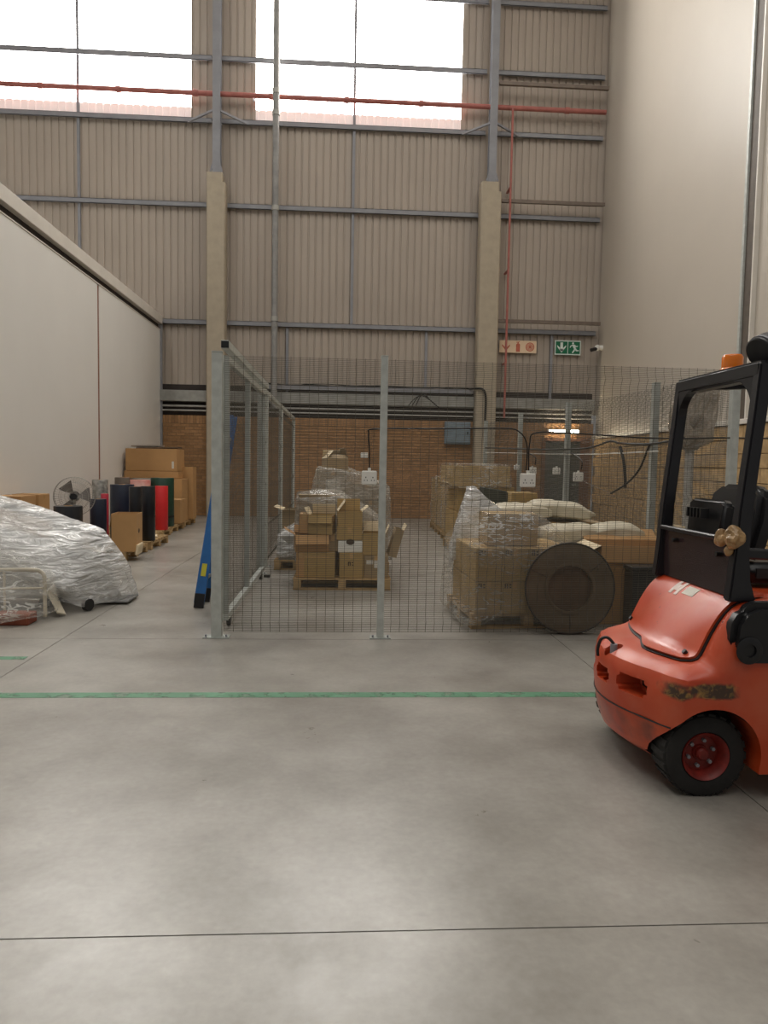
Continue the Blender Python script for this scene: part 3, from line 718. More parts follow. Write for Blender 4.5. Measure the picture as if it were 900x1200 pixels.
# ---- front right wrapped pallet
pallet(1.72, 7.02, 1.1, 1.05, 4, 'wooden pallet under the wrapped printed cartons at the front of the cage')
G = 'printed cartons on the wrapped front pallet'
colname = ['left', 'second from left', 'third from left', 'fourth from left']
rot = Matrix.Rotation(R(3), 3, 'Z')
def pr(i, j): v = rot @ Vector((-.37+.247*i, -.36+.33*j, 0)); return 1.70+v.x, 7.0+v.y
for lay in range(2):
    for j in range(3):
        for i in range(4):
            if lay == 0 and j > 0 and i > 0: continue
            if j == 0: lb = '%s printed carton in the %s front layer of the wrapped pallet' % (colname[i], 'upper' if lay else 'lower')
            elif i == 0: lb = '%s side carton, %s row back, on the left flank of the wrapped pallet' % ('upper' if lay else 'lower', 'one' if j == 1 else 'two')
            else: lb = '%s carton in the %s row of the top layer, under the wrap' % (colname[i], ('front', 'middle', 'back')[j])
            x, y = pr(i, j)
            carton(x, y, Zp+lay*.305, .243, .326, .30, lb, 3, CARD2, group=G, marks=[('x', .12, .80, 0, 0)])
carton(1.62, 6.88, Zp+.612, .48, .42, .30, 'large plain carton on top of the wrapped front pallet', 2, CARD2)
hull('stretch_wrap', [(1.12, 6.42, .05), (2.2, 6.48, .06), (1.06, 7.5, .06), (2.2, 7.56, .06), (1.16, 6.42, .74), (1.36, 6.64, 1.06), (1.88, 6.66, 1.06), (2.24, 6.5, .74), (1.32, 7.12, 1.08), (1.88, 7.12, 1.06), (1.1, 7.5, .76), (2.2, 7.54, .76)], FILMC,
     'shiny clear film around the printed cartons at the front of the cage', 'plastic wrap', amp=.014)
hull('stretch_wrap', [(1.12, 7.3, .5), (1.2, 7.35, .9), (1.35, 7.7, 1.28), (1.42, 7.62, 1.28), (1.9, 7.8, .95), (1.2, 7.9, .6), (1.85, 7.5, .9)], FILMW,
     'peaked fold of white film rising left behind the front pallet', 'plastic wrap', amp=.02)
# large round disc leaning in front
DISC = mat('dark_brown_disc', (122, 106, 86), .24, var=.22, scale=3, bump=.25, bscale=6); RIM = mat('disc_rim', (58, 50, 42), .5)
t = thing('round_disc', 'large dark brown round disc with recessed centre leaning beside the wrapped pallet', 'disc', (2.07, 6.27, 0), rot=(R(-4), 0, 0))
DM = Matrix.Translation((0, .0, .415)) @ Matrix.Rotation(R(90), 4, 'X')
MB().lathe([(.20, -.05), (.405, -.05), (.405, .0), (.40, .006), (.235, .006), (.235, .016), (.22, .02), (.205, .016), (.2, -.015), (.2, -.05)], 56, DM).build('flange', DISC, t, smooth=35)
MB().lathe([(.001, -.045), (.2, -.045), (.2, -.03), (.17, -.026), (.001, -.026)], 40, DM).build('recessed_centre', mat('disc_centre', (112, 90, 70), .35, var=.2, scale=5), t, smooth=35)
mb = MB(); mb.tube([(.408*math.cos(a), -.004, .415+.408*math.sin(a)) for a in [2*math.pi*i/56 for i in range(56)]], .009, 8, closed=True); mb.build('rim', RIM, t, smooth=60)
for a in (40, 155, 270):
    MB().bar((.21*math.cos(R(a)), -.008, .415+.21*math.sin(R(a))), (.395*math.cos(R(a)), -.008, .415+.395*math.sin(R(a))), .006, .004).build('seam', RIM, t)
# open carton and crate at the right
carton(2.90, 6.98, 0, .78, .6, .76, 'large open carton with a pale flap behind the round disc', -3, CARD, flaps={'l': (118, .26, CARDIN), 'f': (170, .16, None), 'b': (60, .2, None), 'r': (5, .2, CARDIN)})
t = thing('black_crate', 'small black crate in front of the large open carton', 'crate', (2.86, 6.5, 0))
mb = MB(); mb.box(-.17, .17, -.1, .1, 0, .02); mb.build('base', BLACKPL, t)
for a in ((-.17, -.16, -.1, .1), (.16, .17, -.1, .1), (-.16, .16, -.1, -.09), (-.16, .16, .09, .1)): MB().box(*a, .02, .56).build('side', BLACKPL, t)
MB().box(-.18, .18, -.11, .11, .56, .6).build('rim', BLACKPL, t, bevel=.006)
# sacks and film behind the front pallet
pallet(2.42, 8.45, 1.2, 1.0, 0, 'wooden pallet under the white sacks on the right of the cage')
SG = 'cartons under the white sacks'
for i in range(3):
    carton(2.0+.4*i, 8.2, Zp, .39, .5, .74, ('left', 'middle', 'right')[i]+' tall carton under the white sacks', 0, CARD3, group=SG)
SACK = mat('white_sack', (206, 196, 172), .5, var=.08, scale=6, bump=.4, bscale=14)
def sack(x, y, z, wx, wy, wz, rz, label, tilt=0):
    bm = bmesh.new(); bmesh.ops.create_cube(bm, size=1); bmesh.ops.subdivide_edges(bm, edges=bm.edges[:], cuts=9, use_grid_fill=True)
    for v in bm.verts:
        c = v.co*2; k = (1-.5*abs(c.x)**3)*(1-.5*abs(c.y)**3)
        p = Vector((c.x*wx/2, c.y*wy/2, c.z*wz/2*max(k, .2)+wz/2))
        n_ = noise.noise(Vector((p.x*5+x, p.y*5+y, p.z*5)))
        p += Vector((0, 0, n_*.035)) + Vector((noise.noise(p*7+Vector((x, y, z)))*.02, noise.noise(p*6)*.02, 0)); v.co = p
    me = bpy.data.meshes.new('sack'); bm.to_mesh(me); bm.free()
    for p in me.polygons: p.use_smooth = True
    me.materials.append(SACK); o = bpy.data.objects.new('sack', me); COL.objects.link(o)
    o.location = (x, y, z); o.rotation_euler = (0, R(tilt), R(rz)); return tag(o, label, 'sack', 'white sacks lying in the cage')
sack(2.02, 8.15, .89, .62, .6, .20, 4, 'pale sack on the left of the sack pile, below the hanging socket')
sack(2.50, 8.2, .91, .66, .6, .21, -6, 'pale humped sack in the middle of the sack pile', 6)
sack(2.75, 8.75, .89, .6, .5, .16, 5, 'flat pale sack at the right end of the sack pile', 8)
carton(2.62, 7.62, 0, .9, .5, .66, 'wide carton carrying the bulging clear bag', 0, CARD2)
sack(2.46, 7.6, .665, .62, .5, .24, 3, 'bulging shiny bag on the wide carton, left one')
sack(2.95, 7.58, .665, .52, .48, .26, -4, 'bulging shiny bag on the wide carton, right one behind the open carton')
t = thing('folded_tarp', 'dark green folded sheet poking up behind the front pallet', 'tarp', (1.93, 9.0, 0))
mb = MB()
mb.prism([(-.16, .0), (.15, .0), (.15, 1.18), (.1, 1.2), (-.02, 1.22), (-.16, 1.24)], .3, Matrix.Translation((0, .15, 0)) @ FX)
mb.build('sheet', mat('dark_green_sheet', (58, 62, 50), .6, var=.3, scale=9), t, bevel=.01)
MB().prism([(-.165, .95), (.155, .95), (.155, .99), (-.165, .99)], .31, Matrix.Translation((0, .155, 0)) @ FX).build('strap', CABLE, t)
# carton with a lid further back
carton(2.52, 10.0, 0, .36, .5, 1.14, 'plain upright carton under the right hanging socket', 0, CARD2)
# far wrapped rows
FS = 'far wrapped cartons along the right side'
pallet(2.44, 12.75, 1.05, 1.2, 0, 'wooden pallet under the nearest far stack')
carton(2.20, 12.75, Zp, .50, 1.1, .58, 'lower left carton of the nearest far stack', 0, CARD2, group=FS)
carton(2.72, 12.75, Zp, .50, 1.1, .58, 'lower right carton of the nearest far stack', 0, CARD2, group=FS)
carton(2.22, 12.75, Zp+.584, .46, 1.1, .42, 'middle left carton of the nearest far stack', 0, CARD2, group=FS, flaps={'l': (70, .2, CARDIN), 'f': (100, .1, CARDIN)})
carton(2.72, 12.75, Zp+.584, .50, 1.1, .42, 'middle right carton of the nearest far stack', 0, CARD2, group=FS)
carton(2.36, 12.7, Zp+1.01, 1.04, 1.1, .36, 'wide wrapped carton on top of the nearest far stack', 0, CARD2, group=FS)
hull('stretch_wrap', [(1.82, 12.12, 1.12), (2.9, 12.12, 1.12), (1.82, 13.28, 1.12), (2.9, 13.28, 1.12), (1.82, 12.12, 1.53), (2.9, 12.12, 1.53), (1.82, 13.28, 1.55), (2.9, 13.28, 1.55)], FILMC,
     'pale film over the wide carton on the nearest far stack', 'plastic wrap', amp=.015)
for k, (y0, h1, h2) in enumerate(((14.2, .6, .55), (15.5, .6, .5), (16.7, .55, .5))):
    nm = ('second', 'third', 'last')[k]
    xl = 2.0+.035*(y0-12.5)
    pallet(xl+.42, y0, .84, 1.1, 0, 'wooden pallet under the %s far stack' % nm)
    carton(xl+.21, y0, Zp, .39, 1.0, h1, 'lower left carton of the %s far stack' % nm, 0, CARD2, group=FS)
    carton(xl+.61, y0, Zp, .39, 1.0, h1, 'lower right carton of the %s far stack' % nm, 0, CARD2, group=FS)
    carton(xl+.21, y0, Zp+h1+.004, .38, 1.0, h2, 'upper left carton of the %s far stack' % nm, 0, CARD2, group=FS)
    carton(xl+.61, y0, Zp+h1+.004, .38, 1.0, h2-.06, 'upper right carton of the %s far stack' % nm, 0, CARD2, group=FS)
    hull('stretch_wrap', [(x, y, z) for x in (xl, xl+.83) for y in (y0-.54, y0+.54) for z in (.2, .18+h1+h2)], FILMC, 'film around the %s far stack on the right' % nm, 'plastic wrap', amp=.012)
# wrapped bundle on a pole behind the forklift
t = thing('wrapped_standing_bundle', 'grey pole topped by a lumpy plastic wrapped bundle behind the forklift guard', 'bundle', (5.5, 11.1, 0))
MB().tube([(0, 0, .03), (0, 0, 1.9)], .07, 14).build('pole', PIPEGREY, t, smooth=40)
MB().lathe([(.001, 0), (.3, 0), (.3, .03), (.08, .07), (.001, .07)], 24).build('foot', STEEL, t, smooth=40)
FILMG = film('stretch_wrap_grey', .55, .8, (176, 164, 148), 4, (1, 1, 2), .03)
BG = mat('bundle_grey', (128, 116, 102), .6, var=.2)
MB().lathe([(.001, 1.8), (.12, 1.82), (.2, 1.95), (.16, 2.1), (.22, 2.2), (.24, 2.32), (.2, 2.4), (.001, 2.42)], 20).build('lower_bulge', BG, t, smooth=60)
MB().box(-.05, .32, -.16, .16, 2.38, 2.72).build('head', BG, t, bevel=.05, bseg=3, smooth=40)
hull('film', [(a*.27, b*.27, z) for a in (-1, 1) for b in (-.7, .7) for z in (1.95, 2.4)]+[(-.1, -.2, 2.76), (.35, -.2, 2.76), (.35, .2, 2.76), (-.1, .2, 2.76), (0, 0, 1.78)], FILMG, None, None, amp=.03, parent=t)

# ================================================================== LEFT SIDE STORAGE
# pallets along the cold-room wall
LP = [(-3.82, 11.35, 'nearest'), (-3.82, 12.75, 'second'), (-4.1, 14.15, 'third'), (-4.15, 15.6, 'fourth'), (-4.2, 17.1, 'last')]
for x, y, nm in LP: pallet(x, y, 1.3, 1.2, 0, '%s of the wooden pallets in a row along the left wall' % nm)
def roll(x, y, z, r, h, label, mt, core=CARD, tilt=(0, 0), endm=None, band=None):
    t = thing('material_roll', label, 'roll', (x, y, z), group='upright rolls of sheet material by the left wall', rot=(R(tilt[0]), R(tilt[1]), 0))
    MB().lathe([(r*.3, 0), (r-.004, 0), (r, .006), (r, h-.006), (r-.004, h), (r*.3, h), (r*.3, h-.03), (r*.3, 0)], 28).build('rolled_sheet', mt, t, smooth=40)
    MB().lathe([(r*.2, .0), (r*.29, 0), (r*.29, h+.004), (r*.2, h+.004), (r*.2, 0)], 20).build('core', core, t, smooth=40)
    if endm: MB().lathe([(r*.32, h), (r*.92, h), (r*.92, h+.003), (r*.32, h+.003)], 28).build('end_sheet', endm, t, smooth=40)
    if band: MB().lathe([(r, h*band-.02), (r+.002, h*band-.02), (r+.002, h*band+.02), (r, h*band+.02)], 28).build('tape_band', CABLE, t, smooth=40)
    return t
VBLACK = mat('black_vinyl', (22, 24, 30), .3, var=.1, scale=8); VNAVY = mat('navy_vinyl', (26, 34, 54), .35, var=.12, scale=6)
VRED = mat('red_vinyl', (214, 40, 44), .45, var=.05); VGREEN = mat('dark_green_vinyl', (20, 62, 46), .4, var=.1)
VPINK = mat('pink_white_vinyl', (226, 190, 180), .5, rgb2=(206, 88, 82), scale=4)
zr = .143
roll(-3.32, 11.78, zr, .10, .93, 'tall slim black roll at the front corner, right of the open carton', VBLACK)
roll(-3.27, 12.35, zr, .115, .92, 'tall black roll with a white scuff behind the slim black roll', VBLACK, band=.45)
roll(-3.53, 14.30, zr, .125, .86, 'bright red roll standing between the black and green rolls', VRED)
roll(-3.72, 15.15, zr, .235, 1.0, 'wide dark green roll behind the red one', VGREEN, band=.2)
roll(-3.82, 12.75, zr, .20, .93, 'wide navy blue roll behind the small black roll', VNAVY)
roll(-3.80, 11.45, zr, .125, .74, 'short dark navy roll behind the open carton', VNAVY)
roll(-4.28, 13.0, zr, .135, 1.0, 'silvery clear wrapped roll next to the fan', mat('silver_roll', (186, 184, 178), .25, .3, var=.3, scale=16))
roll(-4.22, 14.1, zr, .14, 1.02, 'brownish roll peeking over the wide navy roll', mat('taupe_roll', (104, 92, 82), .6), tilt=(0, 0))
roll(-4.14, 14.9, zr, .24, .95, 'white and pink topped roll behind the black rolls', VPINK, endm=VPINK)
roll(-3.86, 11.95, zr, .06, .80, 'thin roll with a red end behind the short navy roll', mat('red_end', (190, 44, 66), .5))
t = roll(-3.72, 10.0, 0, .185, .86, 'thick black roll standing on the floor in front of the fan', VBLACK)
t['group'] = 'upright rolls of sheet material by the left wall'
# open carton at the pallet corner
tc_ = carton(-3.22, 10.98, zr, .36, .44, .56, 'open torn carton with hand hole at the near end of the pallets', 5, CARD, flaps={'l': (172, .2, CARD)})
MB().prism([(.05*math.cos(k*math.pi/8), .30+.035*math.sin(k*math.pi/8)) for k in range(16)], .002, Matrix.Translation((.18, -.05, 0)) @ Matrix.Rotation(R(90), 4, 'Z') @ FX).build('hand_hole', PRINT, tc_)
MB().box(.165, .20, -.25, .12, -.02, .13, Matrix.Rotation(R(8), 4, 'Y')).build('torn_flap', CARDIN, tc_)
t = MB().box(-.22, .22, -.2, .2, 0, .02).build('flat_cardboard', CARDIN, loc=(-3.5, 12.95, zr+.003)); tag(t, 'flat pale cardboard sheet lying on the second left pallet', 'cardboard'); t.rotation_euler = (0, 0, .3)
# carton stack at the end
LS = 'cartons stacked at the far end of the left pallets'
carton(-3.75, 15.95, zr, .56, .55, .52, 'lower carton with hand holes at the right of the far left stack', 0, CARD, group=LS, marks=[('tape', .3, .0, .05, .5)])
carton(-3.86, 16.65, zr, .56, .6, .95, 'tall carton behind the lower carton of the far left stack', 0, CARD, group=LS, marks=[('label', .75, .3, .06, .2)])
carton(-3.62, 17.2, zr, .3, .4, 1.22, 'narrow leaning carton at the right of the far left stack', 0, CARD, group=LS)
carton(-4.42, 16.9, zr, .5, .9, .76, 'carton at the base of the far left stack against the wall', 0, CARD, group=LS)
carton(-4.3, 16.9, .9+.2, 1.2, .8, .16, 'flat wide carton in the middle of the far left stack', 0, CARD, group=LS)
carton(-4.3, 16.9, 1.264, 1.14, .78, .5, 'big long carton with a white label topping the far left stack', 0, CARD, group=LS, marks=[('label', .90, .12, .05, .16)])
o = MB().box(-.46, .46, -.3, .3, 0, .03).build('flat_cardboard', mat('dark_cardboard', (104, 86, 68), .8), loc=(-4.2, 16.85, 1.772)); o.rotation_euler = (0, R(-2), R(3)); tag(o, 'flattened dark cardboard on top of the far left carton stack', 'cardboard')
o = MB().box(-.3, .3, -.3, .3, 0, .03).build('flat_cardboard', mat('grey_board', (160, 152, 142), .8), loc=(-4.5, 17.0, 1.815)); o.rotation_euler = (0, R(-2), 0); tag(o, 'grey board lying on the flattened dark cardboard', 'cardboard')
# cartons behind the fan
BX = 'cartons along the left wall behind the wrapped trolleys'
carton(-4.72, 10.6, 0, .44, .5, .96, 'left carton along the wall behind the wrapped trolleys', 0, CARD, group=BX)
carton(-4.72, 11.2, 0, .40, .4, .96, 'right carton along the wall beside the fan', 0, CARD, group=BX)
carton(-4.68, 9.9, 0, .42, .6, .92, 'nearest carton along the wall, at the frame edge', 0, CARD, group=BX)
# pedestal fan
FANB = mat('fan_blade_grey', (96, 88, 82), .4); FANW = mat('fan_wire', (172, 168, 160), .35, .6)
t = thing('pedestal_fan', 'standing wire guard fan with dark grey blades behind the black roll', 'fan', (-3.86, 10.62, 0), 12)
MB().lathe([(.001, 0), (.2, 0), (.2, .03), (.06, .06), (.001, .06)], 24).build('base', BLACKPL, t, smooth=40)
MB().tube([(0, 0, .06), (0, 0, .95)], .02, 10).build('pole', FANW, t, smooth=40)
MB().tube([(0, .02, .96), (0, .17, .96)], [.075, .05], 14).build('motor', BLACKPL, t, smooth=40)
g_ = []
for ring, (rd, yy) in enumerate(((.28, -.03), (.28, .05), (.2, -.075), (.12, -.095), (.07, -.1), (.2, .09))):
    MB().tube([(rd*math.cos(a), yy, .96+rd*math.sin(a)) for a in [2*math.pi*i/36 for i in range(36)]], .004 if ring < 2 else .0025, 6, closed=True).build('guard_ring', FANW, t)
mb = MB()
for i in range(48):
    a = 2*math.pi*i/48
    mb.tube([(r_*math.cos(a), y_, .96+r_*math.sin(a)) for r_, y_ in ((.05, -.1), (.12, -.095), (.2, -.075), (.28, -.03), (.28, .05), (.2, .09), (.06, .1))], .0014, 4, caps=False)
o = mb.build('guard_wires', FANW, t); o['kind'] = 'stuff'
for k in range(3):
    a0 = R(100+120*k); mb = MB(); vs = []; n = 8
    for i in range(n+1):
        u = i/n; rd = .04+.2*u
        for s in (0, 1):
            a = a0+(.3+1.15*u**.5*(1-.45*u))*s
            vs.append((rd*math.cos(a), -.03+.05*s-.004, .96+rd*math.sin(a))); vs.append((rd*math.cos(a), -.03+.05*s+.004, .96+rd*math.sin(a)))
    fs = []
    for i in range(n):
        b = i*4; c = b+4; fs += [(b, c, c+2, b+2), (b+1, b+3, c+3, c+1), (b, b+1, c+1, c), (b+2, c+2, c+3, b+3)]
    fs += [(0, 2, 3, 1), (n*4, n*4+1, n*4+3, n*4+2)]
    mb.add(vs, fs); mb.build('blade', FANB, t, smooth=40)
MB().tube([(0, -.07, .96), (0, .03, .96)], .045, 16).build('hub', BLACKPL, t, smooth=40)
# wrapped trolleys
def trolley(label, loc, rz, rot=None, L_=1.2, W_=.7):
    t = thing('platform_trolley', label, 'trolley', loc, rz, rot=rot, group='platform trolleys under white film')
    MB().box(-L_/2, L_/2, -W_/2, W_/2, .14, .17).build('deck', mat('trolley_deck', (190, 186, 178), .5), t, bevel=.008)
    pts = [(-L_/2+.02, -W_/2+.04, .17), (-L_/2+.02, -W_/2+.04, .62), (-L_/2+.02, -W_/2+.12, .7), (-L_/2+.02, W_/2-.12, .7), (-L_/2+.02, W_/2-.04, .62), (-L_/2+.02, W_/2-.04, .17)]
    MB().tube(pts, .017, 10).build('handle', CREAM, t, smooth=50)
    MB().tube([(-L_/2+.02, -W_/2+.04, .42), (-L_/2+.02, W_/2-.04, .42)], .012, 8).build('cross_bar', CREAM, t, smooth=50)
    for a in (-1, 1):
        for b in (-1, 1):
            c = MB().tube([(a*(L_/2-.12), b*(W_/2-.1)-.02, .06), (a*(L_/2-.12), b*(W_/2-.1)+.02, .06)], .06, 16).build('caster', BLACKPL, t, smooth=40)
            MB().box(a*(L_/2-.12)-.03, a*(L_/2-.12)+.03, b*(W_/2-.1)-.03, b*(W_/2-.1)+.03, .122, .14).build('bracket', GALV2, c)
    return t
trolley('lower platform trolley under the white film with a cream tube handle', (-3.42, 7.41, .0), 0, W_=.48)
MB_ = None
t = thing('folding_trolley', 'upper folded trolley leaning inside the white film bundle', 'trolley', (-3.0, 7.62, .0))
FR = mat('trolley_frame_grey', (128, 128, 126), .5, .3)
MB().bar((-.95, .1, 1.12), (.48, .06, .73), .07, .05).build('frame_rail', FR, t)
MB().bar((-.95, -.12, .92), (.3, -.12, .5), .05, .04).build('frame_rail', FR, t)
MB().prism([(-.9, .02), (.68, .03), (.50, .50), (-.9, .86)], .03, Matrix.Translation((0, .12, .0)) @ FX).build('side_board', mat('trolley_deck', (190, 186, 178)), t)
MB().tube([(-.9, -.42, .30), (.1, -.42, .44), (.2, -.42, .40), (.22, -.42, .12)], .016, 8).build('handle', FR, t, smooth=50)
MB().box(.34, .80, -.12, .28, .022, .035, Matrix.Rotation(R(0), 4, 'Z')).build('toe_plate', FR, t)
c = MB().tube([(.48, -.42, .062), (.53, -.44, .062)], .06, 16).build('wheel', BLACKPL, t, smooth=40)
MB().bar((.14, -.5, .28), (.36, -.72, .03), .10, .014, (1, -.4, .3)).build('leg_plate', CREAM, t)
t = thing('tube_frame', 'cream tube frame standing at the near edge of the white film bundle', 'frame', (-2.76, 6.72, 0), 0)
MB().tube(smoothpath([(-.9, -.1, .47), (-.45, .0, .47), (-.1, .08, .465), (-.03, .1, .44), (0, .1, .38), (0, .1, .18), (0, .1, .02)], 5), .018, 10).build('top_tube', CREAM, t, smooth=50)
MB().tube([(-.9, -.1, .30), (-.02, .1, .29)], .010, 8).build('middle_tube', CREAM, t, smooth=50)
MB().tube([(-.33, .02, .46), (-.33, .02, .02)], .012, 8).build('upright', CREAM, t, smooth=50)
tag(MB().box(-.16, .16, -.10, .10, 0, .10).build('red_brown_block', mat('red_brown', (140, 74, 52), .7), loc=(-2.95, 6.62, 0), bevel=.01), 'red brown block on the floor under the cream tube frame', 'block')
hull('white_film', [(-2.2, 7.93, .03), (-2.32, 7.52, .04), (-2.52, 7.12, .06), (-2.62, 6.95, .25), (-2.26, 7.7, .42), (-2.36, 7.6, .62), (-2.47, 7.6, .77), (-2.74, 7.6, .86), (-3.0, 7.6, .96), (-3.5, 7.62, 1.11), (-4.0, 7.65, 1.26), (-4.0, 8.0, 1.0), (-4.0, 8.2, .1), (-2.6, 8.2, .1),
     (-2.5, 8.1, .5), (-4.0, 7.0, .75), (-3.0, 7.0, .55)], FILMW, 'white plastic film stretched over the leaning trolleys by the left wall', 'plastic wrap', amp=.012, fr=4, creases=9, cuts=6)
hull('white_film', [(-2.62, 6.74, .1), (-2.68, 6.85, .4), (-2.8, 6.7, .48), (-3.0, 6.62, .62), (-3.4, 6.5, .70), (-3.9, 6.4, .72), (-3.9, 7.0, .75), (-3.1, 7.05, .62), (-2.75, 7.05, .4), (-2.72, 6.55, .08), (-3.0, 6.35, .05), (-3.9, 6.2, .05), (-3.9, 7.0, .05), (-2.7, 7.0, .08)], FILMC,
     'cloudy film hanging over the cream tube frame at the left edge', 'plastic wrap', amp=.012, fr=4, creases=8)
# blue ladder leaning against the gate
t = thing('step_ladder', 'blue fibreglass ladder leaning on the outside of the cage gate', 'ladder', (-1.44, 7.35, 0))
tp = Vector((.22, .48, 2.0)); BLK = BLACKPL; YEL = mat('warning_yellow', (214, 204, 60), .5)
for k, dx in enumerate((0, .34)):
    off_ = Vector((0, dx*1.0, 0)); base = Vector((-.0, 0, .05))+off_
    MB().bar(base, tp+off_*.85, .105, .03, (0, 1, .2)).build('rail', BLUE, t, bevel=.004)
    MB().bar(base+Vector((-.002, -.002, -.045)), base+Vector((.012, .01, .10)), .10, .045, (0, 1, .2)).build('foot', BLK, t)
    p1 = base+(tp-Vector((0, 0, .05)))*.14
    d_ = (tp-Vector((0, 0, .05))).normalized()
    MB().bar(p1+Vector((0, -.018, 0)), p1+d_*.13+Vector((0, -.018, 0)), .05, .004, (0, 1, .2)).build('warning_label', YEL, t)
for i in range(6):
    f = .12+.15*i; a = Vector((0, 0, .05))+(tp-Vector((0, 0, .05)))*f; b = a+Vector((0, .33, 0))
    MB().bar(a, b, .05, .03).build('rung', GALV, t)

# ================================================================== FORKLIFT
def paint():
    M = bpy.data.materials.new('worn_orange_paint'); M.use_nodes = True; nt = M.node_tree; N = nt.nodes; L = nt.links
    p = N['Principled BSDF']; p.inputs['Coat Weight'].default_value = .25; p.inputs['Coat Roughness'].default_value = .25
    tc = N.new('ShaderNodeTexCoord')
    def nz(scale, det=6, vec=None, dist=0):
        n = N.new('ShaderNodeTexNoise'); n.inputs['Scale'].default_value = scale; n.inputs['Detail'].default_value = det; n.inputs['Distortion'].default_value = dist
        L.new(vec or tc.outputs['Object'], n.inputs['Vector']); return n.outputs['Fac']
    def ramp(f, a, b, ca, cb):
        r = N.new('ShaderNodeValToRGB'); r.color_ramp.elements[0].position = a; r.color_ramp.elements[1].position = b
        r.color_ramp.elements[0].color = (*ca, 1); r.color_ramp.elements[1].color = (*cb, 1); L.new(f, r.inputs['Fac']); return r.outputs['Color']
    def mix(f, a, b):
        x = N.new('ShaderNodeMix'); x.data_type = 'RGBA'; L.new(f, x.inputs['Factor']); L.new(a, x.inputs['A']); L.new(b, x.inputs['B']); return x.outputs['Result']
    base = ramp(nz(3), .3, .7, lin((180, 56, 20)), lin((198, 74, 30)))
    # dusty bloom on the paint
    dust = ramp(nz(5, 8), .42, .75, (0, 0, 0), (.4, .4, .4)); dcol = N.new('ShaderNodeRGB'); dcol.outputs[0].default_value = (*lin((206, 118, 88)), 1)
    c1 = mix(dust, base, dcol.outputs[0])
    # scraped band on the near side (object space: x .08-.6, z .44-.62, y < -.36)
    sp = N.new('ShaderNodeSeparateXYZ'); L.new(tc.outputs['Object'], sp.inputs[0])
    def win(out, a, b, soft):
        m1 = N.new('ShaderNodeMapRange'); m1.inputs['From Min'].default_value = a-soft; m1.inputs['From Max'].default_value = a+soft; L.new(out, m1.inputs['Value'])
        m2 = N.new('ShaderNodeMapRange'); m2.inputs['From Min'].default_value = b-soft; m2.inputs['From Max'].default_value = b+soft; m2.inputs['To Min'].default_value = 1; m2.inputs['To Max'].default_value = 0; L.new(out, m2.inputs['Value'])
        mm = N.new('ShaderNodeMath'); mm.operation = 'MULTIPLY'; L.new(m1.outputs[0], mm.inputs[0]); L.new(m2.outputs[0], mm.inputs[1]); return mm.outputs[0]
    def mul(a, b):
        mm = N.new('ShaderNodeMath'); mm.operation = 'MULTIPLY'; L.new(a, mm.inputs[0]); L.new(b, mm.inputs[1]); return mm.outputs[0]
    band = mul(mul(win(sp.outputs['X'], .12, .50, .06), win(sp.outputs['Z'], .455, .56, .03)), win(sp.outputs['Y'], -2, -.32, .06))
    ad = N.new('ShaderNodeMath'); ad.operation = 'ADD'; L.new(band, ad.inputs[0]); L.new(nz(9, 8), ad.inputs[1])
    hf = N.new('ShaderNodeMath'); hf.operation = 'MULTIPLY'; hf.inputs[1].default_value = .5; L.new(ad.outputs[0], hf.inputs[0])
    scr = ramp(hf.outputs[0], .60, .72, (0, 0, 0), (1, 1, 1))
    scol = ramp(nz(22, 8, None, 1.5), .48, .72, lin((66, 46, 32)), lin((168, 128, 62)))
    c2 = mix(scr, c1, scol)
    # dark grime on the bumper
    bump_ = mul(win(sp.outputs['Z'], .14, .36, .06), win(sp.outputs['X'], -.1, .2, .06))
    ad2 = N.new('ShaderNodeMath'); ad2.operation = 'ADD'; L.new(bump_, ad2.inputs[0]); L.new(nz(7, 8), ad2.inputs[1])
    hg = N.new('ShaderNodeMath'); hg.operation = 'MULTIPLY'; hg.inputs[1].default_value = .5; L.new(ad2.outputs[0], hg.inputs[0])
    gr = ramp(hg.outputs[0], .68, .84, (0, 0, 0), (.75, .75, .75)); gcol = N.new('ShaderNodeRGB'); gcol.outputs[0].default_value = (*lin((92, 48, 36)), 1)
    c3 = mix(gr, c2, gcol.outputs[0])
    # small chips
    ch = ramp(nz(26, 3), .72, .75, (0, 0, 0), (1, 1, 1)); cc = N.new('ShaderNodeRGB'); cc.outputs[0].default_value = (*lin((70, 44, 36)), 1)
    c4 = mix(ch, c3, cc.outputs[0])
    L.new(c4, p.inputs['Base Color'])
    rg = ramp(nz(6, 6), .3, .7, (.3, .3, .3), (.5, .5, .5)); L.new(rg, p.inputs['Roughness'])
    return M
ORANGE = paint()
X0, Y0 = 1.32, 3.56
FK = thing('forklift', 'orange red counterbalance forklift with black overhead guard at the right', 'forklift', (X0, Y0, 0))
HW = .50
# side profile of the counterweight (local x forward, z up), from bottom front round the rear to the top front
PROF = [(1.0, .13), (.30, .125), (.10, .13), (.05, .165), (.022, .24), (.008, .32), (.0, .40), (.0, .46), (.006, .525), (.025, .562), (.065, .585), (.12, .600), (.18, .612), (.235, .626),
        (.27, .648), (.31, .692), (.36, .748), (.41, .802), (.45, .842), (.485, .872), (.52, .893), (.56, .905), (.62, .908), (.80, .908), (1.0, .908)]
def body_pt(px_, pz, y):
    t_ = abs(y)/HW
    dx = .03+.20*min(t_, .7)**2
    if t_ > .70: u = (t_-.70)/.30; dx += .03*u+.075*(1-math.sqrt(max(0, 1-u*u*.985)))
    rear = max(0, min(1, (.50-px_)/.42)); rear = rear*rear*(3-2*rear)
    x = px_+dx*rear
    z = pz
    if pz > .56:
        if t_ > .80:
            u = (t_-.80)/.20; k = math.sqrt(max(0, 1-u**2.2)); z = .555+(pz-.555)*k
    return (x, y, z)
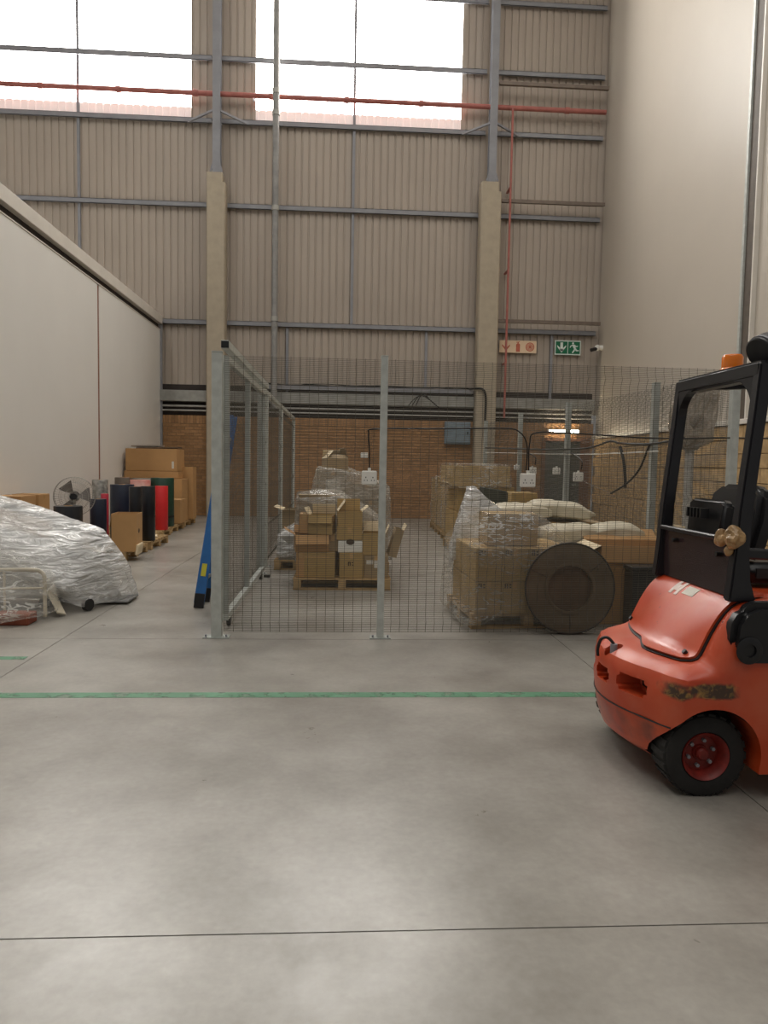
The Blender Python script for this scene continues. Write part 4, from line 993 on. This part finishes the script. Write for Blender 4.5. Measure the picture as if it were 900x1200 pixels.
ysn = [-1, -.995, -.985, -.97, -.95, -.92, -.885, -.85, -.80, -.74, -.66, -.5, -.33, -.16, 0]; ysn = ysn+[-v for v in ysn[-2::-1]]
mb = MB(); vs = []; npf = len(PROF); nys = len(ysn)
for yy in ysn:
    for (a, b) in PROF: vs.append(body_pt(a, b, yy*HW))
fs = []
for i in range(nys-1):
    for k in range(npf-1): fs.append((i*npf+k, (i+1)*npf+k, (i+1)*npf+k+1, i*npf+k+1))
    fs.append((i*npf+npf-1, (i+1)*npf+npf-1, (i+1)*npf, i*npf))
fs.append(tuple(range(npf))); fs.append(tuple((nys-1)*npf+k for k in range(npf-1, -1, -1)))
mb.add(vs, fs); body = mb.build('counterweight', ORANGE, FK)
def cut(o, cutters):
    for c in cutters:
        md = o.modifiers.new('cut', 'BOOLEAN'); md.operation = 'DIFFERENCE'; md.solver = 'EXACT'; md.object = c
    bpy.context.view_layer.update()
    dg = bpy.context.evaluated_depsgraph_get()
    me = bpy.data.meshes.new_from_object(o.evaluated_get(dg)); o.modifiers.clear(); o.data = me
    for c in cutters: bpy.data.objects.remove(c)
    me.materials.clear(); me.materials.append(ORANGE); me.materials.append(GUARD)
    for p in me.polygons:
        c = p.center; inw = (c.x-WX)*p.normal.x+(c.z-.205)*p.normal.z
        p.material_index = 1 if (math.hypot(c.x-WX, c.z-.205) < .2285 and abs(c.y) > .26 and abs(c.y) < .52 and (inw < -.02 or abs(p.normal.y) > .9) and not (abs(p.normal.y) > .9 and abs(c.y) > .4)) else 0
    for p in me.polygons: p.use_smooth = True
    me.set_sharp_from_angle(angle=R(32))
WX = .362; WR = .19
cs = []
for s in (-1, 1):
    a, b = (-.6, -.27) if s < 0 else (.27, .6)
    cs.append(MB().tube([(WX+.01, a, .205), (WX+.01, b, .205)], .222, 48).build('tmp', CABLE, FK))
    cs.append(MB().box(WX-.20, WX+.226, a, b, -.2, .205).build('tmp', CABLE, FK))
# tow pin pocket and the two slots
cs.append(MB().tube([(.09, 0, .40), (.09, 0, .75)], .045, 24).build('tmp', CABLE, FK))
cs.append(MB().box(-.1, .09, -.045, .045, .56, .75).build('tmp', CABLE, FK))
cs.append(MB().box(-.1, .16, -.085, .085, .415, .49).build('tmp', CABLE, FK, bevel=.02, bseg=3))
for s_ in (-1, 1): cs.append(MB().box(-.1, .19, *sorted((s_*.15, s_*.34)), .42, .505).build('tmp', CABLE, FK, bevel=.02, bseg=3))
cut(body, cs)
for y0_, y1_, x_ in ((-.08, .08, .145), (-.335, -.155, .175), (.155, .335, .175)): MB().box(x_, x_+.008, y0_, y1_, .42, .50).build('slot_back', CABLE, FK)
p_ = MB().tube([(.09, 0, .42), (.09, 0, .60)], .018, 14).build('tow_pin', STEEL, FK, smooth=40)
MB().tube(smoothpath([(.09, 0, .60), (.06, .01, .63), (.03, .02, .62), (.018, .03, .57), (.02, .03, .53)], 5), .008, 8).build('pin_handle', CABLE, FK, smooth=50)
# lower bumper seam and dark slots under it
MB().tube(smoothpath([(body_pt(.006, .33, y*HW)[0]-.0, y*HW, .33) for y in (-.93, -.8, -.6, -.3, 0, .3, .6, .8, .93)], 4), .004, 6).build('bumper_seam', CABLE, FK)
# engine cover panel on the slope
def hood_pt(i_f, y, off):
    k = int(i_f); k = min(k, len(PROF)-2); f = i_f-k
    a = Vector((PROF[k][0], 0, PROF[k][1])); b = Vector((PROF[k+1][0], 0, PROF[k+1][1])); p = a.lerp(b, f)
    d = (b-a).normalized(); n = Vector((-d.z, 0, d.x))
    q_ = Vector(body_pt(p.x, p.z, y)); return q_+n*off
def hood_patch(name, i0, i1, y0, y1, off, mt, ni=16, nj=14, round_=0, cutf=None, thick=.012):
    mb = MB(); grid = {}; vs = []; fs = []
    for i in range(ni+1):
        for j in range(nj+1):
            u = i/ni; v = j/nj; ii = i0+(i1-i0)*u; yy = y0+(y1-y0)*v
            if round_:
                e = min(u, 1-u)
                if e < round_: kk = 1-(1-math.sqrt(1-(1-e/round_)**2))*.10; yy = (y0+y1)/2+(yy-(y0+y1)/2)*kk
            if cutf: ii = cutf(u, v, ii)
            grid[i, j] = len(vs); vs.append(hood_pt(ii, yy, off))
    nv = len(vs)
    for i in range(ni+1):
        for j in range(nj+1):
            p = Vector(vs[grid[i, j]]); vs.append(p-Vector((-.6, 0, .8))*thick)
    for i in range(ni):
        for j in range(nj):
            q_ = (grid[i, j], grid[i+1, j], grid[i+1, j+1], grid[i, j+1]); fs.append(q_); fs.append(tuple(nv+k for k in q_[::-1]))
    border = [grid[i, 0] for i in range(ni+1)]+[grid[ni, j] for j in range(1, nj+1)]+[grid[i, nj] for i in range(ni-1, -1, -1)]+[grid[0, j] for j in range(nj-1, 0, -1)]
    for a, b in zip(border, border[1:]+border[:1]): fs.append((a, b, nv+b, nv+a))
    mb.add(vs, fs); return mb.build(name, mt, FK, smooth=35)
def lowedge(u, v, ii):     # cover dips lower on the near half
    d = 1.1*(1-max(0, min(1, (v-.3)/.25))**2*(3-2*max(0, min(1, (v-.3)/.25))))
    return ii-d*(1-u)**2
hood_patch('cover_gap', 12.55, 22.0, -.397, .397, .007, CABLE, round_=.12, cutf=lowedge)
hood_patch('engine_cover', 12.75, 22.2, -.385, .385, .019, ORANGE, ni=24, nj=24, round_=.12, cutf=lowedge)
hood_patch('cover_label', 18.2, 19.4, -.09, .02, .0215, LABEL, 3, 3, thick=.003)
WM = mat('faded_white_mark', (222, 200, 190), .5)
for (a, b, c, d) in ((17.8, 19.8, .05, .08), (17.8, 19.8, .11, .14)): hood_patch('lettering', a, b, c, d, .0215, WM, 3, 2, thick=.003)
hood_patch('lettering', 18.3, 19.2, .08, .11, .0215, WM, 3, 2, thick=.003)
for (a, y) in ((13.6, .35), (13.0, -.33)):
    p = hood_pt(a, y, .016); MB().tube([p, p+Vector((-.012, 0, .012))], .012, 10).build('cover_bolt', CABLE, FK)
# black side cover
mb = MB(); mb.prism([(.0, .1), (.03, .03), (.1, .0), (.5, .0), (.5, .30), (.12, .30), (.05, .27), (.01, .2)], .10, Matrix.Translation((.425, -.41, .612)) @ FX)
sc_ = mb.build('side_cover', BLACKPL, FK, bevel=.03, bseg=4, smooth=50)
MB().lathe([(.03, 0), (.055, 0), (.062, .008), (.055, .012), (.03, .012), (.03, 0)], 28, Matrix.Translation((.505, -.508, .70)) @ Matrix.Rotation(R(90), 4, 'X')).build('filler_ring', BLACKPL, sc_, smooth=40)
# wheels
def wheel(x, y, r, wd, side, name='wheel'):
    s = side
    M = Matrix.Translation((x, y, r)) @ Matrix.Rotation(R(90)*(1 if s < 0 else -1), 4, 'X')    # local +z -> outward
    rr_ = r*.56
    t_ = MB().lathe([(rr_, -wd/2), (r*.9, -wd/2), (r, -wd/2+.02), (r, wd/2-.02), (r*.965, wd/2-.006), (r*.9, wd/2), (rr_+.01, wd/2), (rr_, wd/2-.015), (rr_, -wd/2)], 48, M).build('tyre', RUBBER, FK, smooth=30)
    mb = MB()
    for k in range(22):
        a = 2*math.pi*k/22
        mb.box(r-.006, r+.006, -.016, .016, -wd/2+.012, wd/2-.012, M @ Matrix.Rotation(a, 4, 'Z') @ Matrix.Rotation(0, 4, 'X'))
    lug = mb.build('tread', RUBBER, t_); lug['kind'] = 'stuff'
    RW = mat('wheel_red', (140, 40, 30), .5, var=.25, scale=18)
    rim = MB().lathe([(.001, wd/2-.05), (rr_*.32, wd/2-.05), (rr_*.36, wd/2-.06), (rr_*.78, wd/2-.06), (rr_*.86, wd/2-.02), (rr_-.003, wd/2-.004), (rr_+.004, wd/2+.003), (rr_+.004, wd/2-.012), (rr_*.97, wd/2-.03), (rr_*.97, -wd/2+.01), (.001, -wd/2+.01)], 40, M).build('rim', RW, FK, smooth=30)
    MB().lathe([(.001, wd/2-.02), (rr_*.20, wd/2-.02), (rr_*.27, wd/2-.03), (rr_*.27, wd/2-.06), (.001, wd/2-.06)], 20, M).build('hub', RW, rim, smooth=30)
    for k in range(6):
        a = 2*math.pi*k/6+.3; MB().tube([M @ Vector((rr_*.57*math.cos(a), rr_*.57*math.sin(a), wd/2-.062)), M @ Vector((rr_*.57*math.cos(a), rr_*.57*math.sin(a), wd/2-.042))], .009, 6).build('lug_nut', STEEL, rim)
wheel(WX, -.375, WR, .155, -1); wheel(WX, .375, WR, .155, 1)
wheel(1.55, -.43, .27, .18, -1); wheel(1.55, .43, .27, .18, 1)
MB().box(WX-.06, WX+.06, -.32, .32, .15, .27).build('steer_axle', GUARD, FK)
# chassis forward part (mostly outside the frame)
MB().box(1.0, 1.28, -.46, .46, .14, .50).build('chassis', ORANGE, FK, bevel=.02, bseg=3)
MB().box(1.28, 1.75, -.32, .32, .18, .50).build('front_chassis', ORANGE, FK, bevel=.02)
MB().box(1.28, 1.34, -.44, .44, .5, .95).build('front_cowl', GUARD, FK, bevel=.02)
MB().box(1.0, 1.02, -.45, .45, .50, .9).build('seat_box_front', ORANGE, FK)
# overhead guard
def gpost(s):
    y = s*.385
    pts = [(.47, y, .93), (.475, y, 1.0), (.49, y, 1.2), (.515, y, 1.5), (.54, y, 1.8), (.555, y, 1.96)]
    mb = MB()
    for a, b in zip(pts[:-1], pts[1:]): mb.bar(a, b, .075, .055, (0, 1, 0))
    return mb
for s in (-1, 1):
    mb = MB(); y = s*.385; h_ = .03; vs = []
    secs = [(.455, .585, .90), (.465, .555, 1.0), (.475, .545, 1.12), (.485, .55, 1.3), (.505, .568, 1.5), (.53, .592, 1.75), (.55, .615, 1.99)]
    for (xa, xb, z) in secs: vs += [(xa, y-h_, z), (xb, y-h_, z), (xb, y+h_, z), (xa, y+h_, z)]
    fs = [(0, 1, 2, 3), tuple(len(vs)-4+k for k in range(4))]
    for i in range(len(secs)-1):
        for k in range(4): fs.append((i*4+k, i*4+(k+1) % 4, i*4+4+(k+1) % 4, i*4+4+k))
    mb.add(vs, fs); mb.build('rear_post', GUARD, FK, bevel=.008, bseg=2, smooth=40)
    MB().bar((.58, y, 1.97), (1.5, y, 2.02), .07, .06).build('roof_rail', GUARD, FK, bevel=.008, bseg=2)
    MB().bar((1.5, y, 2.02), (1.72, y, .95), .06, .06, (0, 1, 0)).build('front_post', GUARD, FK, bevel=.008, bseg=2)
    # rounded inner corner gussets
    poly = [(0, 0)]+[(.17-.17*math.sin(a), .17-.17*math.cos(a)) for a in [R(90)*i/10 for i in range(11)]]
    M = Matrix.Translation((.545, s*.36, 1.93)) @ Matrix(((0, 0, 1, 0), (-s, 0, 0, 0), (0, -1, 0, 0), (0, 0, 0, 1)))
    MB().prism([(p[0], p[1]) for p in poly], .045, M).build('corner_gusset', GUARD, FK)
MB().box(.545, .63, -.41, .41, 1.92, 2.0).build('rear_bar', GUARD, FK, bevel=.014, bseg=3, smooth=40)
for k in range(5): MB().box(.72+.17*k, .75+.17*k, -.37, .37, 1.975, 2.01).build('roof_bar', GUARD, FK)
MB().box(1.46, 1.54, -.41, .41, 1.99, 2.05).build('front_bar', GUARD, FK, bevel=.01)
# dark plate between the rear posts
mb = MB(); mb.prism([(-.36, .0), (.36, .0), (.36, .26), (-.36, .26)], .012, Matrix.Translation((.50, 0, .91)) @ Matrix.Rotation(R(90), 4, 'Z') @ FX); mb.build('rear_plate', mat('dark_plate', (58, 46, 48), .18), FK)
MB().box(.475, .505, -.37, .37, 1.165, 1.19).build('plate_edge', GUARD, FK, bevel=.006)
MB().tube([(.47, -.25, 1.10), (.50, -.25, 1.10)], .012, 10).build('plate_bolt', CABLE, FK); MB().tube([(.47, .2, 1.12), (.50, .2, 1.12)], .012, 10).build('plate_bolt', CABLE, FK)
# seat
mb = MB(); mb.prism([(-.25, .0), (.25, .0), (.27, .2), (.24, .34), (.17, .38), (-.17, .38), (-.24, .34), (-.27, .2)], .10, Matrix.Translation((.72, .17, 1.06)) @ Matrix.Rotation(R(12), 4, 'Y') @ Matrix.Rotation(R(90), 4, 'Z') @ FX)
seat = mb.build('seat_back', BLACKPL, FK, bevel=.03, bseg=4, smooth=50)
mb = MB(); mb.prism([(-.17, .0), (.17, .0), (.19, .26), (.15, .28), (-.15, .28), (-.19, .26)], .06, Matrix.Translation((.60, .16, 1.07)) @ Matrix.Rotation(R(6), 4, 'Y') @ Matrix.Rotation(R(90), 4, 'Z') @ FX)
sh_ = mb.build('seat_shell', BLACKPL, FK, bevel=.015, bseg=3, smooth=50)
for k in range(5): MB().box(.555, .60, .075+.035*k, .09+.035*k, 1.25, 1.30).build('rib', BLACKPL, sh_)
MB().box(.74, 1.2, -.1, .44, .93, 1.04).build('seat_cushion', BLACKPL, FK, bevel=.03, bseg=3, smooth=50)
# arm rail and brown taped lump on the near post
MB().bar((.53, -.36, 1.12), (.98, -.36, 1.10), .05, .05).build('side_rail', GUARD, FK, bevel=.008)
BRN = mat('tan_tape', (186, 150, 104), .3, var=.3, scale=12)
for nm, c_, r_ in (('tape_lump', (.455, -.33, 1.185), .034), ('tape_lump', (.465, -.42, 1.195), .042), ('tape_lump', (.46, -.38, 1.13), .02)):
    bm = bmesh.new(); bmesh.ops.create_icosphere(bm, subdivisions=3, radius=r_)
    for v in bm.verts: v.co *= 1+.45*noise.noise(v.co*40+Vector(c_)*9); v.co.z *= 1.15
    me = bpy.data.meshes.new(nm); bm.to_mesh(me); bm.free(); me.materials.append(BRN); o = bpy.data.objects.new(nm, me); COL.objects.link(o); o.parent = FK; o.location = c_
# beacon and black lamp on the roof
MB().lathe([(.001, 0), (.06, 0), (.06, .012), (.052, .02), (.052, .075), (.044, .088), (.001, .09)], 24, Matrix.Translation((.70, .10, 2.012))).build('beacon', mat('amber_lens', (240, 126, 20), .2, var=.08, spec=.6), FK, smooth=40)
lm = Matrix.Translation((.70, -.20, 2.085)) @ Matrix.Rotation(R(-118), 4, 'Y') @ Matrix.Rotation(R(14), 4, 'X')
lp_ = MB().lathe([(.001, -.06), (.06, -.06), (.075, -.02), (.075, .05), (.068, .055), (.001, .05)], 24, lm).build('work_lamp', BLACKPL, FK, smooth=40)
MB().lathe([(.074, .022), (.079, .022), (.079, .032), (.074, .032), (.074, .022)], 24, lm).build('lamp_ring', STEEL, lp_, smooth=40)
MB().bar((.70, -.20, 2.06), (.72, -.20, 1.99), .03, .012).build('lamp_bracket', GUARD, lp_)
# steering column, mast and forks (outside the picture)
MB().tube([(1.3, .05, .9), (1.12, .05, 1.2)], .03, 10).build('steering_column', GUARD, FK, smooth=40)
MB().tube([(1.12+.15*math.cos(a)*.8, .05+.15*math.sin(a), 1.2+.15*math.cos(a)*.55) for a in [2*math.pi*i/28 for i in range(28)]], .014, 8, closed=True).build('steering_wheel', BLACKPL, FK, smooth=50)
for s in (-1, 1):
    MB().box(1.88, 1.98, s*.30-.05, s*.30+.05, .06, 1.98).build('mast_rail', GUARD, FK)
    MB().box(2.05, 3.05, s*.25-.05, s*.25+.05, .06, .10).build('fork', STEEL, FK); MB().box(2.01, 2.05, s*.25-.05, s*.25+.05, .06, .55).build('fork_heel', STEEL, FK)
    MB().bar((1.75, s*.3, .3), (1.9, s*.3, .3), .06, .06).build('mast_pivot', GUARD, FK)
MB().box(1.98, 2.01, -.42, .42, .2, .58).build('carriage', GUARD, FK); MB().box(1.88, 1.98, -.25, .25, 1.9, 1.97).build('mast_tie', GUARD, FK)
